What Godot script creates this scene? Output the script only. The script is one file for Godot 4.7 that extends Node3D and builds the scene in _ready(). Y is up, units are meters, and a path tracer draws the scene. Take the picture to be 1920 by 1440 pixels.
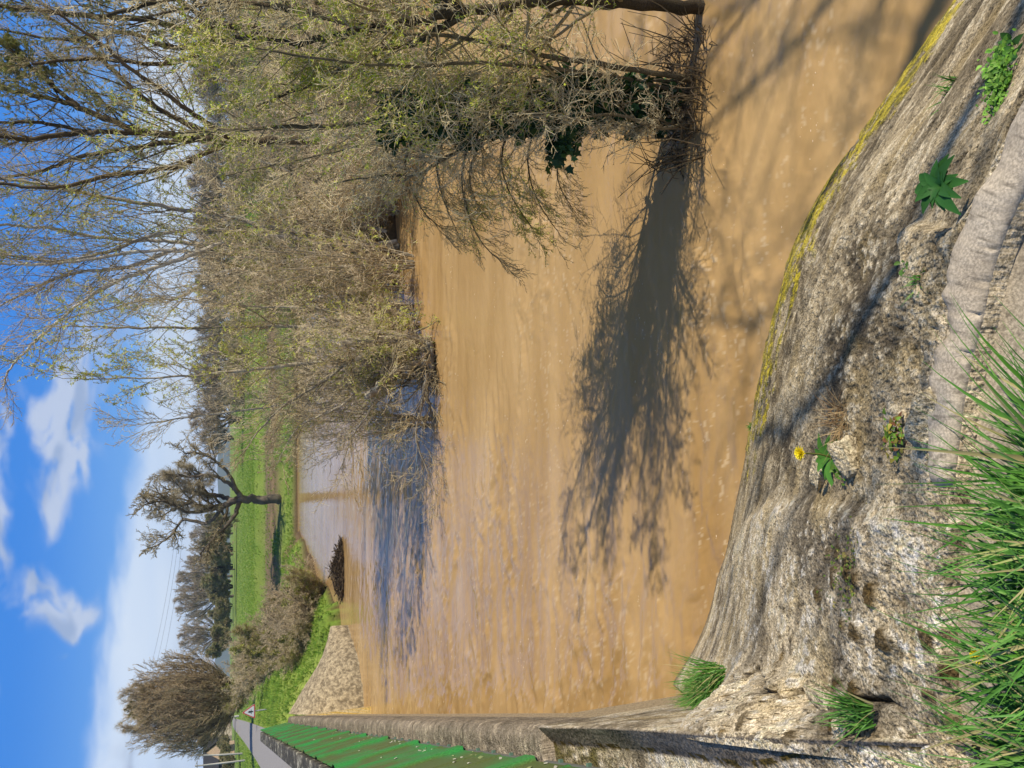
extends Node3D
# A flooded river seen from the top of a sloping concrete bank beside a road bridge.
# Axes: x to the right, y up (the water stands at y = 0), -z ahead. The photograph was taken with the phone turned on its side.

const EYE := 4.4
const BRIDGE_TURN := 22.02        # degrees the bridge runs to the left of straight ahead
var rng := RandomNumberGenerator.new()
var taken := {}
var M := {}
var NZ := {}

# ------------------------------------------------------------------ small helpers
func numbered(called: String) -> String:
	var k: int = taken.get(called, 0)
	taken[called] = k + 1
	return called if k == 0 else "%s_%03d" % [called, k]

func tag(o: Node, label := "", category := "", group := "", kind := "") -> Node:
	if label != "": o.set_meta("label", label)
	if category != "": o.set_meta("category", category)
	if group != "": o.set_meta("group", group)
	if kind != "": o.set_meta("kind", kind)
	return o

func thing(called: String, label: String, category: String, at := Vector3.ZERO, turn := 0.0, group := "") -> Node3D:
	var o := Node3D.new()
	o.name = numbered(called)
	add_child(o)
	o.position = at
	o.rotation.y = turn
	tag(o, label, category, group)
	return o

func part(called: String, mesh: Mesh, mat: Material, parent: Node = null, kind := "") -> MeshInstance3D:
	var o := MeshInstance3D.new()
	o.name = numbered(called) if parent == null else called
	o.mesh = mesh
	o.material_override = mat
	(self if parent == null else parent).add_child(o, true)
	if kind != "": o.set_meta("kind", kind)
	return o

func copy_thing(src: Node3D, at: Vector3, turn: float, size: Vector3, label: String, group := "") -> Node3D:
	var o: Node3D = src.duplicate()
	o.name = numbered(String(src.name).rstrip("0123456789").rstrip("_"))
	add_child(o)
	o.position = at
	o.rotation.y = turn
	o.scale = size
	o.set_meta("label", label)
	if group != "": o.set_meta("group", group)
	return o

func noise(seed_: int, freq: float, oct := 3, kind := FastNoiseLite.TYPE_SIMPLEX_SMOOTH) -> FastNoiseLite:
	var n := FastNoiseLite.new()
	n.seed = seed_
	n.frequency = freq
	n.noise_type = kind
	n.fractal_octaves = oct
	n.fractal_type = FastNoiseLite.FRACTAL_FBM if oct > 1 else FastNoiseLite.FRACTAL_NONE
	return n

func rn(a := 1.0) -> float:
	return rng.randf_range(-a, a)

func lin(r: float, g: float, b: float) -> Color:     # a linear base colour as the sRGB colour that albedo_color wants
	return Color(r, g, b).linear_to_srgb()

func mat(c: Color, rough := 0.9, tex: Texture2D = null, tile := 1.0, bump: Texture2D = null, bump_scale := 1.0) -> StandardMaterial3D:
	var m := StandardMaterial3D.new()
	m.albedo_color = c
	m.roughness = rough
	m.metallic_specular = 0.3
	if tex:
		m.albedo_texture = tex
	if bump:
		m.normal_enabled = true
		m.normal_texture = bump
		m.normal_scale = bump_scale
	if tex or bump:
		m.uv1_triplanar = true
		m.uv1_world_triplanar = true
		m.uv1_scale = Vector3.ONE / tile
	return m

func grain_texture(seed_: int, size: int, freq: float, lo: float, hi: float, oct := 4) -> ImageTexture:
	var a: Image = noise(seed_, freq, oct).get_seamless_image(size, size)
	var b: Image = noise(seed_ + 1, 0.31, 2).get_seamless_image(size, size)
	var out := Image.create(size, size, false, Image.FORMAT_RGB8)
	for y in size:
		for x in size:
			var k: float = a.get_pixel(x, y).r * 0.62 + b.get_pixel(x, y).r * 0.38
			k = lerpf(lo, hi, smoothstep(0.22, 0.78, k))
			out.set_pixel(x, y, Color(k, k, k * 0.985))
	return ImageTexture.create_from_image(out)

func concrete_texture(seed_: int, size: int) -> ImageTexture:
	# pale crust, dark pores and buff matrix, about a centimetre each at the tile size used
	var a := noise(seed_, 0.055, 3).get_seamless_image(size, size).get_data()
	var b := noise(seed_ + 1, 0.16, 2).get_seamless_image(size, size).get_data()
	var c := noise(seed_ + 2, 0.014, 3).get_seamless_image(size, size).get_data()
	var out := PackedByteArray()
	out.resize(size * size * 3)
	for i in size * size:
		var k := (a[i] * 0.55 + b[i] * 0.45) / 255.0
		var w := c[i] / 255.0
		var r := 0.76 + (k - 0.5) * 0.9 + (w - 0.5) * 0.35
		var g := r * 0.955
		var bl := r * 0.86
		var crust := smoothstep(0.585, 0.635, k + (w - 0.5) * 0.25)
		var pore := smoothstep(0.42, 0.36, k + (w - 0.5) * 0.2)
		r = lerpf(lerpf(r, 1.0, crust), 0.38, pore)
		g = lerpf(lerpf(g, 0.975, crust), 0.365, pore)
		bl = lerpf(lerpf(bl, 0.92, crust), 0.31, pore)
		out[i * 3] = int(clampf(r, 0.0, 1.0) * 255.0)
		out[i * 3 + 1] = int(clampf(g, 0.0, 1.0) * 255.0)
		out[i * 3 + 2] = int(clampf(bl, 0.0, 1.0) * 255.0)
	return ImageTexture.create_from_image(Image.create_from_data(size, size, false, Image.FORMAT_RGB8, out))

func bump_texture(seed_: int, size: int, freq: float, depth: float, oct := 5) -> ImageTexture:
	var a: Image = noise(seed_, freq, oct).get_seamless_image(size, size)
	a.convert(Image.FORMAT_RGBA8)
	a.bump_map_to_normal_map(depth)
	return ImageTexture.create_from_image(a)

func grid_mesh(cols: int, rows: int, pos: PackedVector3Array, col: PackedColorArray, flip := false) -> ArrayMesh:
	var ix := PackedInt32Array()
	ix.resize((cols - 1) * (rows - 1) * 6)
	var k := 0
	for j in rows - 1:
		for i in cols - 1:
			var a := j * cols + i
			var b := a + 1
			var c := a + cols
			var d := c + 1
			if flip:
				ix[k] = a; ix[k + 1] = b; ix[k + 2] = c; ix[k + 3] = b; ix[k + 4] = d; ix[k + 5] = c
			else:
				ix[k] = a; ix[k + 1] = c; ix[k + 2] = b; ix[k + 3] = b; ix[k + 4] = c; ix[k + 5] = d
			k += 6
	var arr := []
	arr.resize(Mesh.ARRAY_MAX)
	arr[Mesh.ARRAY_VERTEX] = pos
	if col.size() > 0:
		arr[Mesh.ARRAY_COLOR] = col
	arr[Mesh.ARRAY_INDEX] = ix
	var st := SurfaceTool.new()
	st.create_from_arrays(arr)
	st.generate_normals()
	return st.commit()

# a collector of tapered tubes, strips and leaves with vertex colours
class Tubes:
	var v := PackedVector3Array()
	var n := PackedVector3Array()
	var c := PackedColorArray()
	var ix := PackedInt32Array()
	func tube(pts: PackedVector3Array, r0: float, r1: float, sides: int, col: Color) -> void:
		var m := pts.size()
		var base := v.size()
		var first := pts[1] - pts[0]
		var side := Vector3(0.31, 0.17, 0.93).cross(first)
		if side.length_squared() < 1e-10: side = Vector3.RIGHT
		for i in m:
			var t := (pts[mini(i + 1, m - 1)] - pts[maxi(i - 1, 0)]).normalized()
			side = (side - t * side.dot(t)).normalized()
			var other := t.cross(side)
			var r := lerpf(r0, r1, float(i) / (m - 1))
			var mark := 1.0 if sides < 5 else 0.62 + 0.5 * absf(fposmod(sin(i * 12.9898 + pts[0].x * 78.233) * 43758.5, 1.0))
			for k in sides:
				var a := TAU * k / sides
				var d := side * cos(a) + other * sin(a)
				v.append(pts[i] + d * r)
				n.append(d)
				c.append(Color(col.r * mark, col.g * mark, col.b * mark))
		for i in m - 1:
			for k in sides:
				var a := base + i * sides + k
				var b := base + i * sides + (k + 1) % sides
				ix.append(a); ix.append(a + sides); ix.append(b)
				ix.append(b); ix.append(a + sides); ix.append(b + sides)
	# a blade or strap leaf: widths in metres along the points, folded a little along its middle
	func blade(pts: PackedVector3Array, w: float, across: Vector3, col: Color, fold := 0.25, tip := 0.05) -> void:
		var m := pts.size()
		var base := v.size()
		for i in m:
			var t := (pts[mini(i + 1, m - 1)] - pts[maxi(i - 1, 0)]).normalized()
			var s := (across - t * across.dot(t)).normalized()
			var up := s.cross(t)
			var q := float(i) / (m - 1)
			var ww := w * lerpf(1.0, tip, pow(q, 1.7)) * (0.7 + 0.6 * sin(PI * minf(q + 0.15, 1.0)))
			for k in 3:
				var x := float(k - 1)
				v.append(pts[i] + s * (x * ww * 0.5) + up * (absf(x) * ww * fold))
				n.append((up - s * x * fold * 1.6).normalized())
				c.append(col)
		for i in m - 1:
			for k in 2:
				var a := base + i * 3 + k
				ix.append(a); ix.append(a + 3); ix.append(a + 1)
				ix.append(a + 1); ix.append(a + 3); ix.append(a + 4)
	# a broad leaf from p along d, with width w, length l and an oval outline
	func leaf(p: Vector3, d: Vector3, up: Vector3, l: float, w: float, col: Color, droop := 0.3) -> void:
		var base := v.size()
		var s := d.cross(up).normalized()
		var u2 := s.cross(d).normalized()
		for i in 6:
			var q := float(i) / 5.0
			var mid := p + d * (l * q) + u2 * (l * (0.18 * sin(q * PI) - droop * q * q))
			var ww := w * 0.5 * pow(sin(PI * clampf(0.06 + q * 0.92, 0.0, 1.0)), 0.75) * (1.15 - 0.3 * q)
			for k in 3:
				var x := float(k - 1)
				v.append(mid + s * (x * ww) + u2 * (absf(x) * ww * 0.28))
				n.append((u2 - s * x * 0.3 + d * (droop * q)).normalized())
				c.append(col)
		for i in 5:
			for k in 2:
				var a := base + i * 3 + k
				ix.append(a); ix.append(a + 3); ix.append(a + 1)
				ix.append(a + 1); ix.append(a + 3); ix.append(a + 4)
	func box(lo: Vector3, hi: Vector3, col: Color, xf := Transform3D.IDENTITY) -> void:
		var f := [[Vector3.RIGHT, Vector3.UP, Vector3.BACK], [Vector3.LEFT, Vector3.UP, Vector3.FORWARD], [Vector3.UP, Vector3.BACK, Vector3.RIGHT], [Vector3.DOWN, Vector3.FORWARD, Vector3.RIGHT], [Vector3.BACK, Vector3.UP, Vector3.LEFT], [Vector3.FORWARD, Vector3.UP, Vector3.RIGHT]]
		var mid := (lo + hi) * 0.5
		var half := (hi - lo) * 0.5
		for q in f:
			var base := v.size()
			for k in [[-1, -1], [1, -1], [1, 1], [-1, 1]]:
				v.append(xf * (mid + (q[0] + q[2] * k[0] + q[1] * k[1]) * half))
				n.append(xf.basis * q[0])
				c.append(col)
			var nn: Vector3 = (v[base + 1] - v[base]).cross(v[base + 2] - v[base])
			var out: bool = nn.dot(xf.basis * q[0]) > 0.0
			for k in ([0, 2, 1, 0, 3, 2] if out else [0, 1, 2, 0, 2, 3]):
				ix.append(base + k)
	func empty() -> bool:
		return ix.size() == 0
	func mesh() -> ArrayMesh:
		var arr := []
		arr.resize(Mesh.ARRAY_MAX)
		arr[Mesh.ARRAY_VERTEX] = v
		arr[Mesh.ARRAY_NORMAL] = n
		arr[Mesh.ARRAY_COLOR] = c
		arr[Mesh.ARRAY_INDEX] = ix
		var m := ArrayMesh.new()
		m.add_surface_from_arrays(Mesh.PRIMITIVE_TRIANGLES, arr)
		return m

# how a plant branches, one entry per level
class Habit:
	var seg := [6, 4, 3, 2]
	var wig := [0.12, 0.18, 0.25, 0.3]
	var up := [0.1, 0.3, 0.2, 0.0]
	var count := [12, 8, 4]
	var ratio := [0.4, 0.4, 0.45]
	var angle := [0.7, 0.7, 0.7]
	var start := [0.15, 0.15, 0.1]
	var thin := [0.45, 0.5, 0.6]
	var sides := [6, 4, 3, 3]
	var tone := [Color(0.2, 0.17, 0.13), Color(0.24, 0.2, 0.13), Color(0.27, 0.22, 0.12), Color(0.3, 0.25, 0.12)]
	var least := 0.0035
	var buds := PackedVector3Array()      # where leaves stand
	var bud_dirs := PackedVector3Array()
	var bud_every := 1

func grow(T: Array, H: Habit, p: Vector3, d: Vector3, l: float, r: float, lvl: int) -> void:
	var seg: int = H.seg[lvl]
	var pts := PackedVector3Array([p])
	var wig: float = H.wig[lvl]
	var up: float = H.up[lvl] / seg
	for i in seg:
		d = (d + Vector3(rn(wig), rn(wig) + up, rn(wig))).normalized()
		p += d * (l / seg)
		pts.append(p)
	stem(T, H, pts, r, maxf(r * 0.3, H.least * 0.7), lvl)

func stem(T: Array, H: Habit, pts: PackedVector3Array, r0: float, r1: float, lvl: int) -> void:
	var tone: Color = H.tone[lvl]
	var k := rng.randf_range(0.75, 1.25)
	T[lvl].tube(pts, r0, r1, H.sides[lvl], Color(tone.r * k, tone.g * k, tone.b * k))
	var m := pts.size() - 1
	if lvl < H.count.size():
		var length := 0.0
		for i in m: length += pts[i].distance_to(pts[i + 1])
		var cnt: int = H.count[lvl]
		var st: float = H.start[lvl]
		for j in cnt:
			var t := st + (1.0 - st) * (j + rng.randf()) / cnt
			var s := t * m
			var i := mini(int(s), m - 1)
			var at := pts[i].lerp(pts[i + 1], s - i)
			var along := (pts[i + 1] - pts[i]).normalized()
			var axis := along.cross(Vector3(rn(), rn(), rn()))
			if axis.length_squared() < 1e-6: continue
			var nd := along.rotated(axis.normalized(), H.angle[lvl] * rng.randf_range(0.6, 1.35))
			var rr := lerpf(r0, r1, t)
			var ll: float = length * H.ratio[lvl] * rng.randf_range(0.55, 1.2) * (1.15 - 0.6 * t)
			grow(T, H, at, nd, ll, maxf(rr * H.thin[lvl], H.least), lvl + 1)
	if lvl >= H.count.size() - 1:
		for i in range(1, m + 1):
			if rng.randi() % H.bud_every == 0:
				H.buds.append(pts[i] + Vector3(rn(), rn(), rn()) * H.least)
				H.bud_dirs.append((pts[i] - pts[i - 1]).normalized())

func scatter(called: String, mesh: Mesh, m: Material, at: PackedVector3Array, dirs: PackedVector3Array, size: Vector2, tones: Array, parent: Node = null, most := 100000) -> MultiMeshInstance3D:
	var mm := MultiMesh.new()
	mm.transform_format = MultiMesh.TRANSFORM_3D
	mm.use_colors = true
	mm.mesh = mesh
	var cnt := mini(at.size(), most)
	mm.instance_count = cnt
	for i in cnt:
		var y := (dirs[i] + Vector3(rn(0.5), rn(0.5), rn(0.5))).normalized()
		var x := y.cross(Vector3(rn(), rn(), rn())).normalized()
		if x.length_squared() < 0.5: x = Vector3.RIGHT if absf(y.x) < 0.9 else Vector3.FORWARD
		x = (x - y * x.dot(y)).normalized()
		var s := rng.randf_range(size.x, size.y)
		mm.set_instance_transform(i, Transform3D(Basis(x * s, y * s, x.cross(y) * s), at[i]))
		var c: Color = tones[rng.randi() % tones.size()]
		var k := rng.randf_range(0.7, 1.25)
		mm.set_instance_color(i, Color(c.r * k, c.g * k, c.b * k))
	var o := MultiMeshInstance3D.new()
	o.name = numbered(called) if parent == null else called
	o.multimesh = mm
	o.material_override = m
	(self if parent == null else parent).add_child(o, true)
	o.set_meta("kind", "stuff")
	return o

# two small folded leaves on a common foot, one unit long
func leaf_pair() -> ArrayMesh:
	var t := Tubes.new()
	for s in [-1.0, 1.0]:
		var d := Vector3(s * 0.6, 0.8, 0.1 * s).normalized()
		var across := d.cross(Vector3(0, 0.2, 1)).normalized()
		var b := t.v.size()
		t.v.append_array(PackedVector3Array([Vector3.ZERO, d * 0.5 + across * 0.2, d, d * 0.45 - across * 0.2]))
		for q in 4:
			t.n.append(d.cross(across).normalized())
			t.c.append(Color.WHITE)
		t.ix.append_array(PackedInt32Array([b, b + 1, b + 2, b, b + 2, b + 3]))
	return t.mesh()

# a lobed leaf of five points, one unit long
func ivy_leaf() -> ArrayMesh:
	var t := Tubes.new()
	var ring := [Vector2(0, 0), Vector2(-0.42, 0.06), Vector2(-0.3, 0.3), Vector2(-0.5, 0.52), Vector2(-0.2, 0.62), Vector2(0, 1.0), Vector2(0.2, 0.62), Vector2(0.5, 0.52), Vector2(0.3, 0.3), Vector2(0.42, 0.06)]
	t.v.append(Vector3(0, 0.4, 0.04)); t.n.append(Vector3.BACK); t.c.append(Color.WHITE)
	for q in ring:
		t.v.append(Vector3(q.x, q.y, -0.08 * absf(q.x) - 0.06 * q.y))
		t.n.append(Vector3(q.x * 0.3, 0.1, 1).normalized())
		t.c.append(Color.WHITE)
	for i in ring.size():
		t.ix.append_array(PackedInt32Array([0, 1 + i, 1 + (i + 1) % ring.size()]))
	return t.mesh()

# a spray of narrow hanging strips, like catkins with young leaves
func tuft_mesh(n: int, spread: float, w: float) -> ArrayMesh:
	var t := Tubes.new()
	for i in n:
		var d := Vector3(rn(spread), 1.0, rn(spread)).normalized()
		var pts := PackedVector3Array([Vector3.ZERO, d * 0.5, d + Vector3(rn(0.1), -0.12, rn(0.1))])
		t.blade(pts, w, Vector3(rn(), rn(0.2), rn()).normalized(), Color.WHITE, 0.2, 0.1)
	return t.mesh()

# ------------------------------------------------------------------ shape of the place
const RIM := [Vector2(-0.885, 1.35), Vector2(-0.62, 1.37), Vector2(-0.25, 1.33), Vector2(0.1, 1.27), Vector2(0.5, 1.1), Vector2(1.3, 0.4)]
const SHORE := [Vector2(-3.13, 6.95), Vector2(-2.3, 6.35), Vector2(-1.09, 5.95), Vector2(1.06, 5.16), Vector2(2.46, 3.63), Vector2(4.3, 1.2)]

func along_curve(list: Array, a: float) -> Vector2:
	var n := list.size() - 1
	var s := clampf(a, 0.0, 1.0) * n
	var i := mini(int(s), n - 1)
	return list[i].cubic_interpolate(list[i + 1], list[maxi(i - 1, 0)], list[mini(i + 2, n)], s - i)

# the sloping bank: a runs along it, t from its rim down to the water
func bank_point(a: float, t: float) -> Vector3:
	var r := along_curve(RIM, a)
	var w := along_curve(SHORE, a)
	var p := r.lerp(w, t)
	return Vector3(p.x, 2.82 - 2.82 * pow(maxf(t, 0.0), 1.12), -p.y)

# bridge axes: off to the right of its edge line, along it from the near end
func bridge_xz(off: float, along: float) -> Vector2:
	return Vector2(-0.375 * along + 0.927 * off, 0.927 * along + 0.375 * off)

func land(x: float, f: float) -> float:      # height of the far ground at x, f metres ahead
	var along := -0.375 * x + 0.927 * f
	var off := 0.927 * x + 0.375 * f
	var wob: float = NZ.shore.get_noise_2d(x, f)
	var xl := -11.6 + 2.4 * smoothstep(27.0, 31.5, f) - 0.5 * smoothstep(31.5, 38.0, f) + wob * 0.8
	var back := (x + 11.3) * -0.907 + (f - 27.5) * 0.42        # metres behind the foot of the pebbled slope
	var side := (x + 11.3) * 0.42 + (f - 27.5) * 0.907
	if f < 34.0:
		xl = lerpf(x + back - 1.65, xl, smoothstep(31.5, 34.0, f))
	var d_left := minf(along - 29.3, xl - x)
	var d_far := f - 53.7 - 0.02 * x + wob * 0.7
	var d_right := minf(f - (21.2 + 0.1 * (x - 3.0)) + wob * 0.8, x - (2.7 + 0.07 * (f - 21.0)) + wob * 0.8)
	var d := maxf(d_left, maxf(d_far, d_right))
	if d < -1.5:
		return -0.7
	var field := 0.0
	if f < 75.0:
		field = 1.25 * smoothstep(53.0, 66.0, f) + 0.1
	else:
		field = 1.3 + 0.85 * smoothstep(76.0, 79.5, f + 3.0 * NZ.shore.get_noise_2d(x * 0.3, 7.0)) + 1.45 * smoothstep(79.0, 260.0, f) + 0.4 * smoothstep(260.0, 900.0, f)
	var h := 0.55
	if d_far >= d_right and d_far >= d_left:
		h = field
	elif d_left >= d_right:
		h = maxf(field, 0.9)
		if f < 34.0: h = lerpf(lerpf(2.3, 0.3, clampf((side - 1.2) / 3.6, 0.0, 1.0)) - 0.15, h, smoothstep(32.0, 34.0, f))
	var rise := smoothstep(-1.2 if f > 34.0 else -0.2, 2.6 if f > 34.0 else 0.9, d)
	h = lerpf(-0.55, h, rise)
	if along > 29.3:
		var road := smoothstep(9.0, 0.6, absf(off + 2.1))
		var top := 2.46 + 0.9 * smoothstep(60.0, 260.0, along)
		h = lerpf(h, top, road * smoothstep(1.9, 5.0, maxf(d_left, d_far)))
	return h + 0.06 * NZ.lump.get_noise_2d(x, f) * smoothstep(0.0, 1.0, d)

func _ready() -> void:
	rng.seed = 20240411
	view_and_light()
	make_noises_and_materials()
	terrain()
	water()
	near_bank()
	bridge()
	far_side()
	trees()
	small_plants()

# ------------------------------------------------------------------ camera, sky, sun
func view_and_light() -> void:
	var cam := Camera3D.new()
	cam.name = "camera"
	cam.fov = 53.16
	cam.far = 6000.0
	cam.near = 0.05
	add_child(cam)
	var pitch := deg_to_rad(20.2)
	var ahead := Vector3(0, -sin(pitch), -cos(pitch))
	var over := Vector3(0, cos(pitch), -sin(pitch))
	cam.transform = Transform3D(Basis(-over, Vector3.RIGHT, -ahead), Vector3(0, EYE, 0))   # the phone lay on its side: picture-up is world right
	cam.current = true

	var sun := DirectionalLight3D.new()
	sun.name = "sun"
	sun.light_energy = 1.6
	sun.light_color = Color(1.0, 0.95, 0.87)
	sun.light_angular_distance = 0.53
	sun.shadow_enabled = true
	add_child(sun)
	sun.look_at_from_position(Vector3.ZERO, -Vector3(0.683, 0.707, 0.183), Vector3.UP)

	var env := Environment.new()
	env.background_mode = Environment.BG_SKY
	env.tonemap_mode = Environment.TONE_MAPPER_LINEAR
	env.tonemap_exposure = 1.0
	env.sdfgi_enabled = true
	env.ssao_enabled = true
	env.ssil_enabled = true
	env.fog_enabled = true
	env.fog_density = 0.00022
	env.fog_light_color = Color(0.72, 0.82, 0.95)
	var sky := Sky.new()
	var sm := PanoramaSkyMaterial.new()
	sm.panorama = sky_picture()
	sky.sky_material = sm
	env.sky = sky
	var we := WorldEnvironment.new()
	we.name = "sky_and_air"
	we.environment = env
	add_child(we)

const PUFFS := [[645, 125, 80, 42, 1.0], [575, 160, 60, 32, 0.9], [520, 105, 50, 30, 0.75], [700, 95, 60, 36, 0.7], [770, 150, 80, 40, 0.6], [335, 100, 40, 40, 0.95], [385, 78, 40, 26, 0.7], [330, 140, 34, 34, 0.85], [295, 128, 26, 20, 0.6], [165, 32, 34, 14, 0.5], [230, 112, 18, 10, 0.4], [470, 14, 150, 16, 0.75], [600, 26, 120, 18, 0.6], [900, 220, 140, 50, 0.6], [50, 245, 60, 30, 0.9], [85, 285, 40, 18, 0.7]]

func sky_colour(az: float, el: float, N: Dictionary, blobs: Array) -> Color:
	# az and el in degrees; blue above, a pale bank of cloud low down, loose puffs between
	var e := maxf(el, 0.0)
	var blue := Color(0.20, 0.46, 0.90).lerp(Color(0.055, 0.26, 0.79), smoothstep(3.0, 13.0, e))
	blue = blue.lerp(Color(0.035, 0.11, 0.29), smoothstep(14.0, 48.0, e))
	var wx = az + 2.2 * N.warp.get_noise_2d(az * 0.6, e * 1.6)
	var wy = e + 1.1 * N.warp.get_noise_2d(az * 0.6 + 70.0, e * 1.6)
	var n1: float = N.fine.get_noise_2d(wx * 0.8, wy * 2.0)
	# pale bank: its upper edge sinks to the right and wavers
	var edge = maxf(8.7 - 0.11 * (az + 26.0), 5.9) + 0.5 * N.soft.get_noise_2d(az * 0.25, 3.0)
	edge = lerpf(edge, 6.5, smoothstep(30.0, 70.0, absf(az)))
	var bank = smoothstep(edge + 0.25, edge - 1.6, e + 0.45 * n1) * (0.83 + 0.17 * N.soft.get_noise_2d(az * 0.3, e * 1.5))
	var c := blue.lerp(Color(0.79, 0.885, 1.0), clampf(bank, 0.0, 1.0))
	var grey := smoothstep(0.12, 0.5, N.soft.get_noise_2d(az * 0.35 + 40.0, e * 1.1)) * smoothstep(0.2, 0.8, bank)
	c = c.lerp(Color(0.55, 0.66, 0.82), 0.55 * grey)
	var dens := 0.0
	for b in blobs:
		var dx: float = (wx - b[0]) / b[2]
		var dy: float = (wy - b[1]) / b[3]
		var q := dx * dx + dy * dy
		if q < 5.0:
			dens += b[4] * exp(-q * 0.9)
	var loose: float = N.cover.get_noise_2d(az * 0.5, e * 1.1)
	var far_off := smoothstep(30.0, 45.0, absf(az)) + smoothstep(15.0, 22.0, e)
	dens += clampf(far_off, 0.0, 1.0) * maxf(0.0, loose * 2.3 - 0.1)
	dens = smoothstep(0.16, 1.05, dens * (1.0 + 0.9 * n1) + 0.12 * n1)
	var body := Color(0.62, 0.69, 0.82).lerp(Color(0.40, 0.49, 0.66), smoothstep(-0.25, 0.45, N.soft.get_noise_2d(wx * 0.9, wy * 2.2 + 9.0)))
	return c.lerp(body, dens * 0.82)

func sky_picture() -> ImageTexture:
	var N := {"warp": noise(11, 0.12, 3), "fine": noise(12, 0.35, 5), "soft": noise(13, 0.16, 3), "cover": noise(14, 0.07, 4)}
	var blobs := []
	for p in PUFFS:
		blobs.append([rad_to_deg(atan((p[0] - 720.0) / 1530.0)), (430.0 - p[1]) * 0.0325, p[2] * 0.036, p[3] * 0.034, p[4]])
	var low := Image.create(1024, 512, false, Image.FORMAT_RGBF)
	low.fill(Color(0.2, 0.2, 0.17))
	for y in 262:
		var el := 90.0 - (y + 0.5) * 180.0 / 512.0
		for x in 1024:
			low.set_pixel(x, y, sky_colour(wrapf((x + 0.5) * 360.0 / 1024.0, -180.0, 180.0), el, N, blobs))
	low.resize(4096, 2048, Image.INTERPOLATE_BILINEAR)
	for y in range(760, 1026):
		var el := 90.0 - (y + 0.5) * 180.0 / 2048.0
		for x in range(-498, 498):      # straight ahead is the picture's left edge
			low.set_pixel(posmod(x, 4096), y, sky_colour((x + 0.5) * 360.0 / 4096.0, el, N, blobs))
	return ImageTexture.create_from_image(low)

# ------------------------------------------------------------------ noises and materials
func make_noises_and_materials() -> void:
	NZ = {"shore": noise(21, 0.12, 3), "lump": noise(22, 0.35, 3), "big": noise(23, 0.9, 3), "mid": noise(24, 3.6, 3), "small": noise(25, 15.0, 3), "tiny": noise(26, 48.0, 2), "cell": noise(27, 9.0, 1, FastNoiseLite.TYPE_CELLULAR), "patch": noise(28, 2.1, 2), "flow": noise(29, 0.8, 4), "flow2": noise(30, 2.6, 3), "flow3": noise(31, 0.22, 3)}
	M.grain = grain_texture(41, 512, 0.035, 0.68, 1.0)
	M.fine = grain_texture(43, 256, 0.06, 0.72, 1.0)
	M.stone_bump = bump_texture(45, 512, 0.05, 10.0)
	M.crust = concrete_texture(61, 1024)
	M.concrete = mat(Color.WHITE, 0.95, M.crust, 0.9, M.stone_bump, 1.0)
	M.concrete.uv1_scale = Vector3(1.15, 1.1, 0.95) / 0.75
	M.concrete.vertex_color_use_as_albedo = true
	M.path = mat(Color.WHITE, 0.95, M.fine, 0.16, M.stone_bump, 0.3)
	M.path.vertex_color_use_as_albedo = true
	M.ground = mat(Color.WHITE, 0.95, M.grain, 3.1)
	M.ground.vertex_color_use_as_albedo = true
	M.bark = mat(Color.WHITE, 0.9, M.grain, 0.35, M.stone_bump, 0.8)
	M.bark.vertex_color_use_as_albedo = true
	M.twig = mat(Color.WHITE, 0.75)
	M.twig.vertex_color_use_as_albedo = true
	M.leaf = mat(Color.WHITE, 0.55)
	M.leaf.vertex_color_use_as_albedo = true
	M.leaf.backlight_enabled = true
	M.leaf.backlight = lin(0.22, 0.27, 0.03)
	M.leaf.cull_mode = BaseMaterial3D.CULL_DISABLED
	M.grass = mat(Color.WHITE, 0.45)
	M.grass.vertex_color_use_as_albedo = true
	M.grass.backlight_enabled = true
	M.grass.backlight = lin(0.07, 0.13, 0.015)
	M.grass.cull_mode = BaseMaterial3D.CULL_DISABLED
	M.ivy = mat(Color.WHITE, 0.32)
	M.ivy.vertex_color_use_as_albedo = true
	M.ivy.cull_mode = BaseMaterial3D.CULL_DISABLED
	M.paint = mat(Color.WHITE, 0.6)
	M.paint.vertex_color_use_as_albedo = true
	M.road = mat(lin(0.44, 0.42, 0.41), 0.92, M.fine, 0.6)
	M.water = mat(Color.WHITE, 0.05)
	M.water.vertex_color_use_as_albedo = true
	M.water.metallic_specular = 0.25
	M.water.normal_enabled = true
	M.water.normal_texture = bump_texture(51, 512, 0.018, 5.0, 4)
	M.water.normal_scale = 0.22
	M.water.uv1_triplanar = true
	M.water.uv1_world_triplanar = true
	M.water.uv1_scale = Vector3(0.13, 1.0, 0.5)
	M.leafpair = leaf_pair()
	M.ivyleaf = ivy_leaf()
	M.tuft = tuft_mesh(7, 0.45, 0.12)
	M.twiglet = tuft_mesh(6, 0.7, 0.013)
	M.grasstuft = tuft_mesh(9, 0.55, 0.07)

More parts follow.
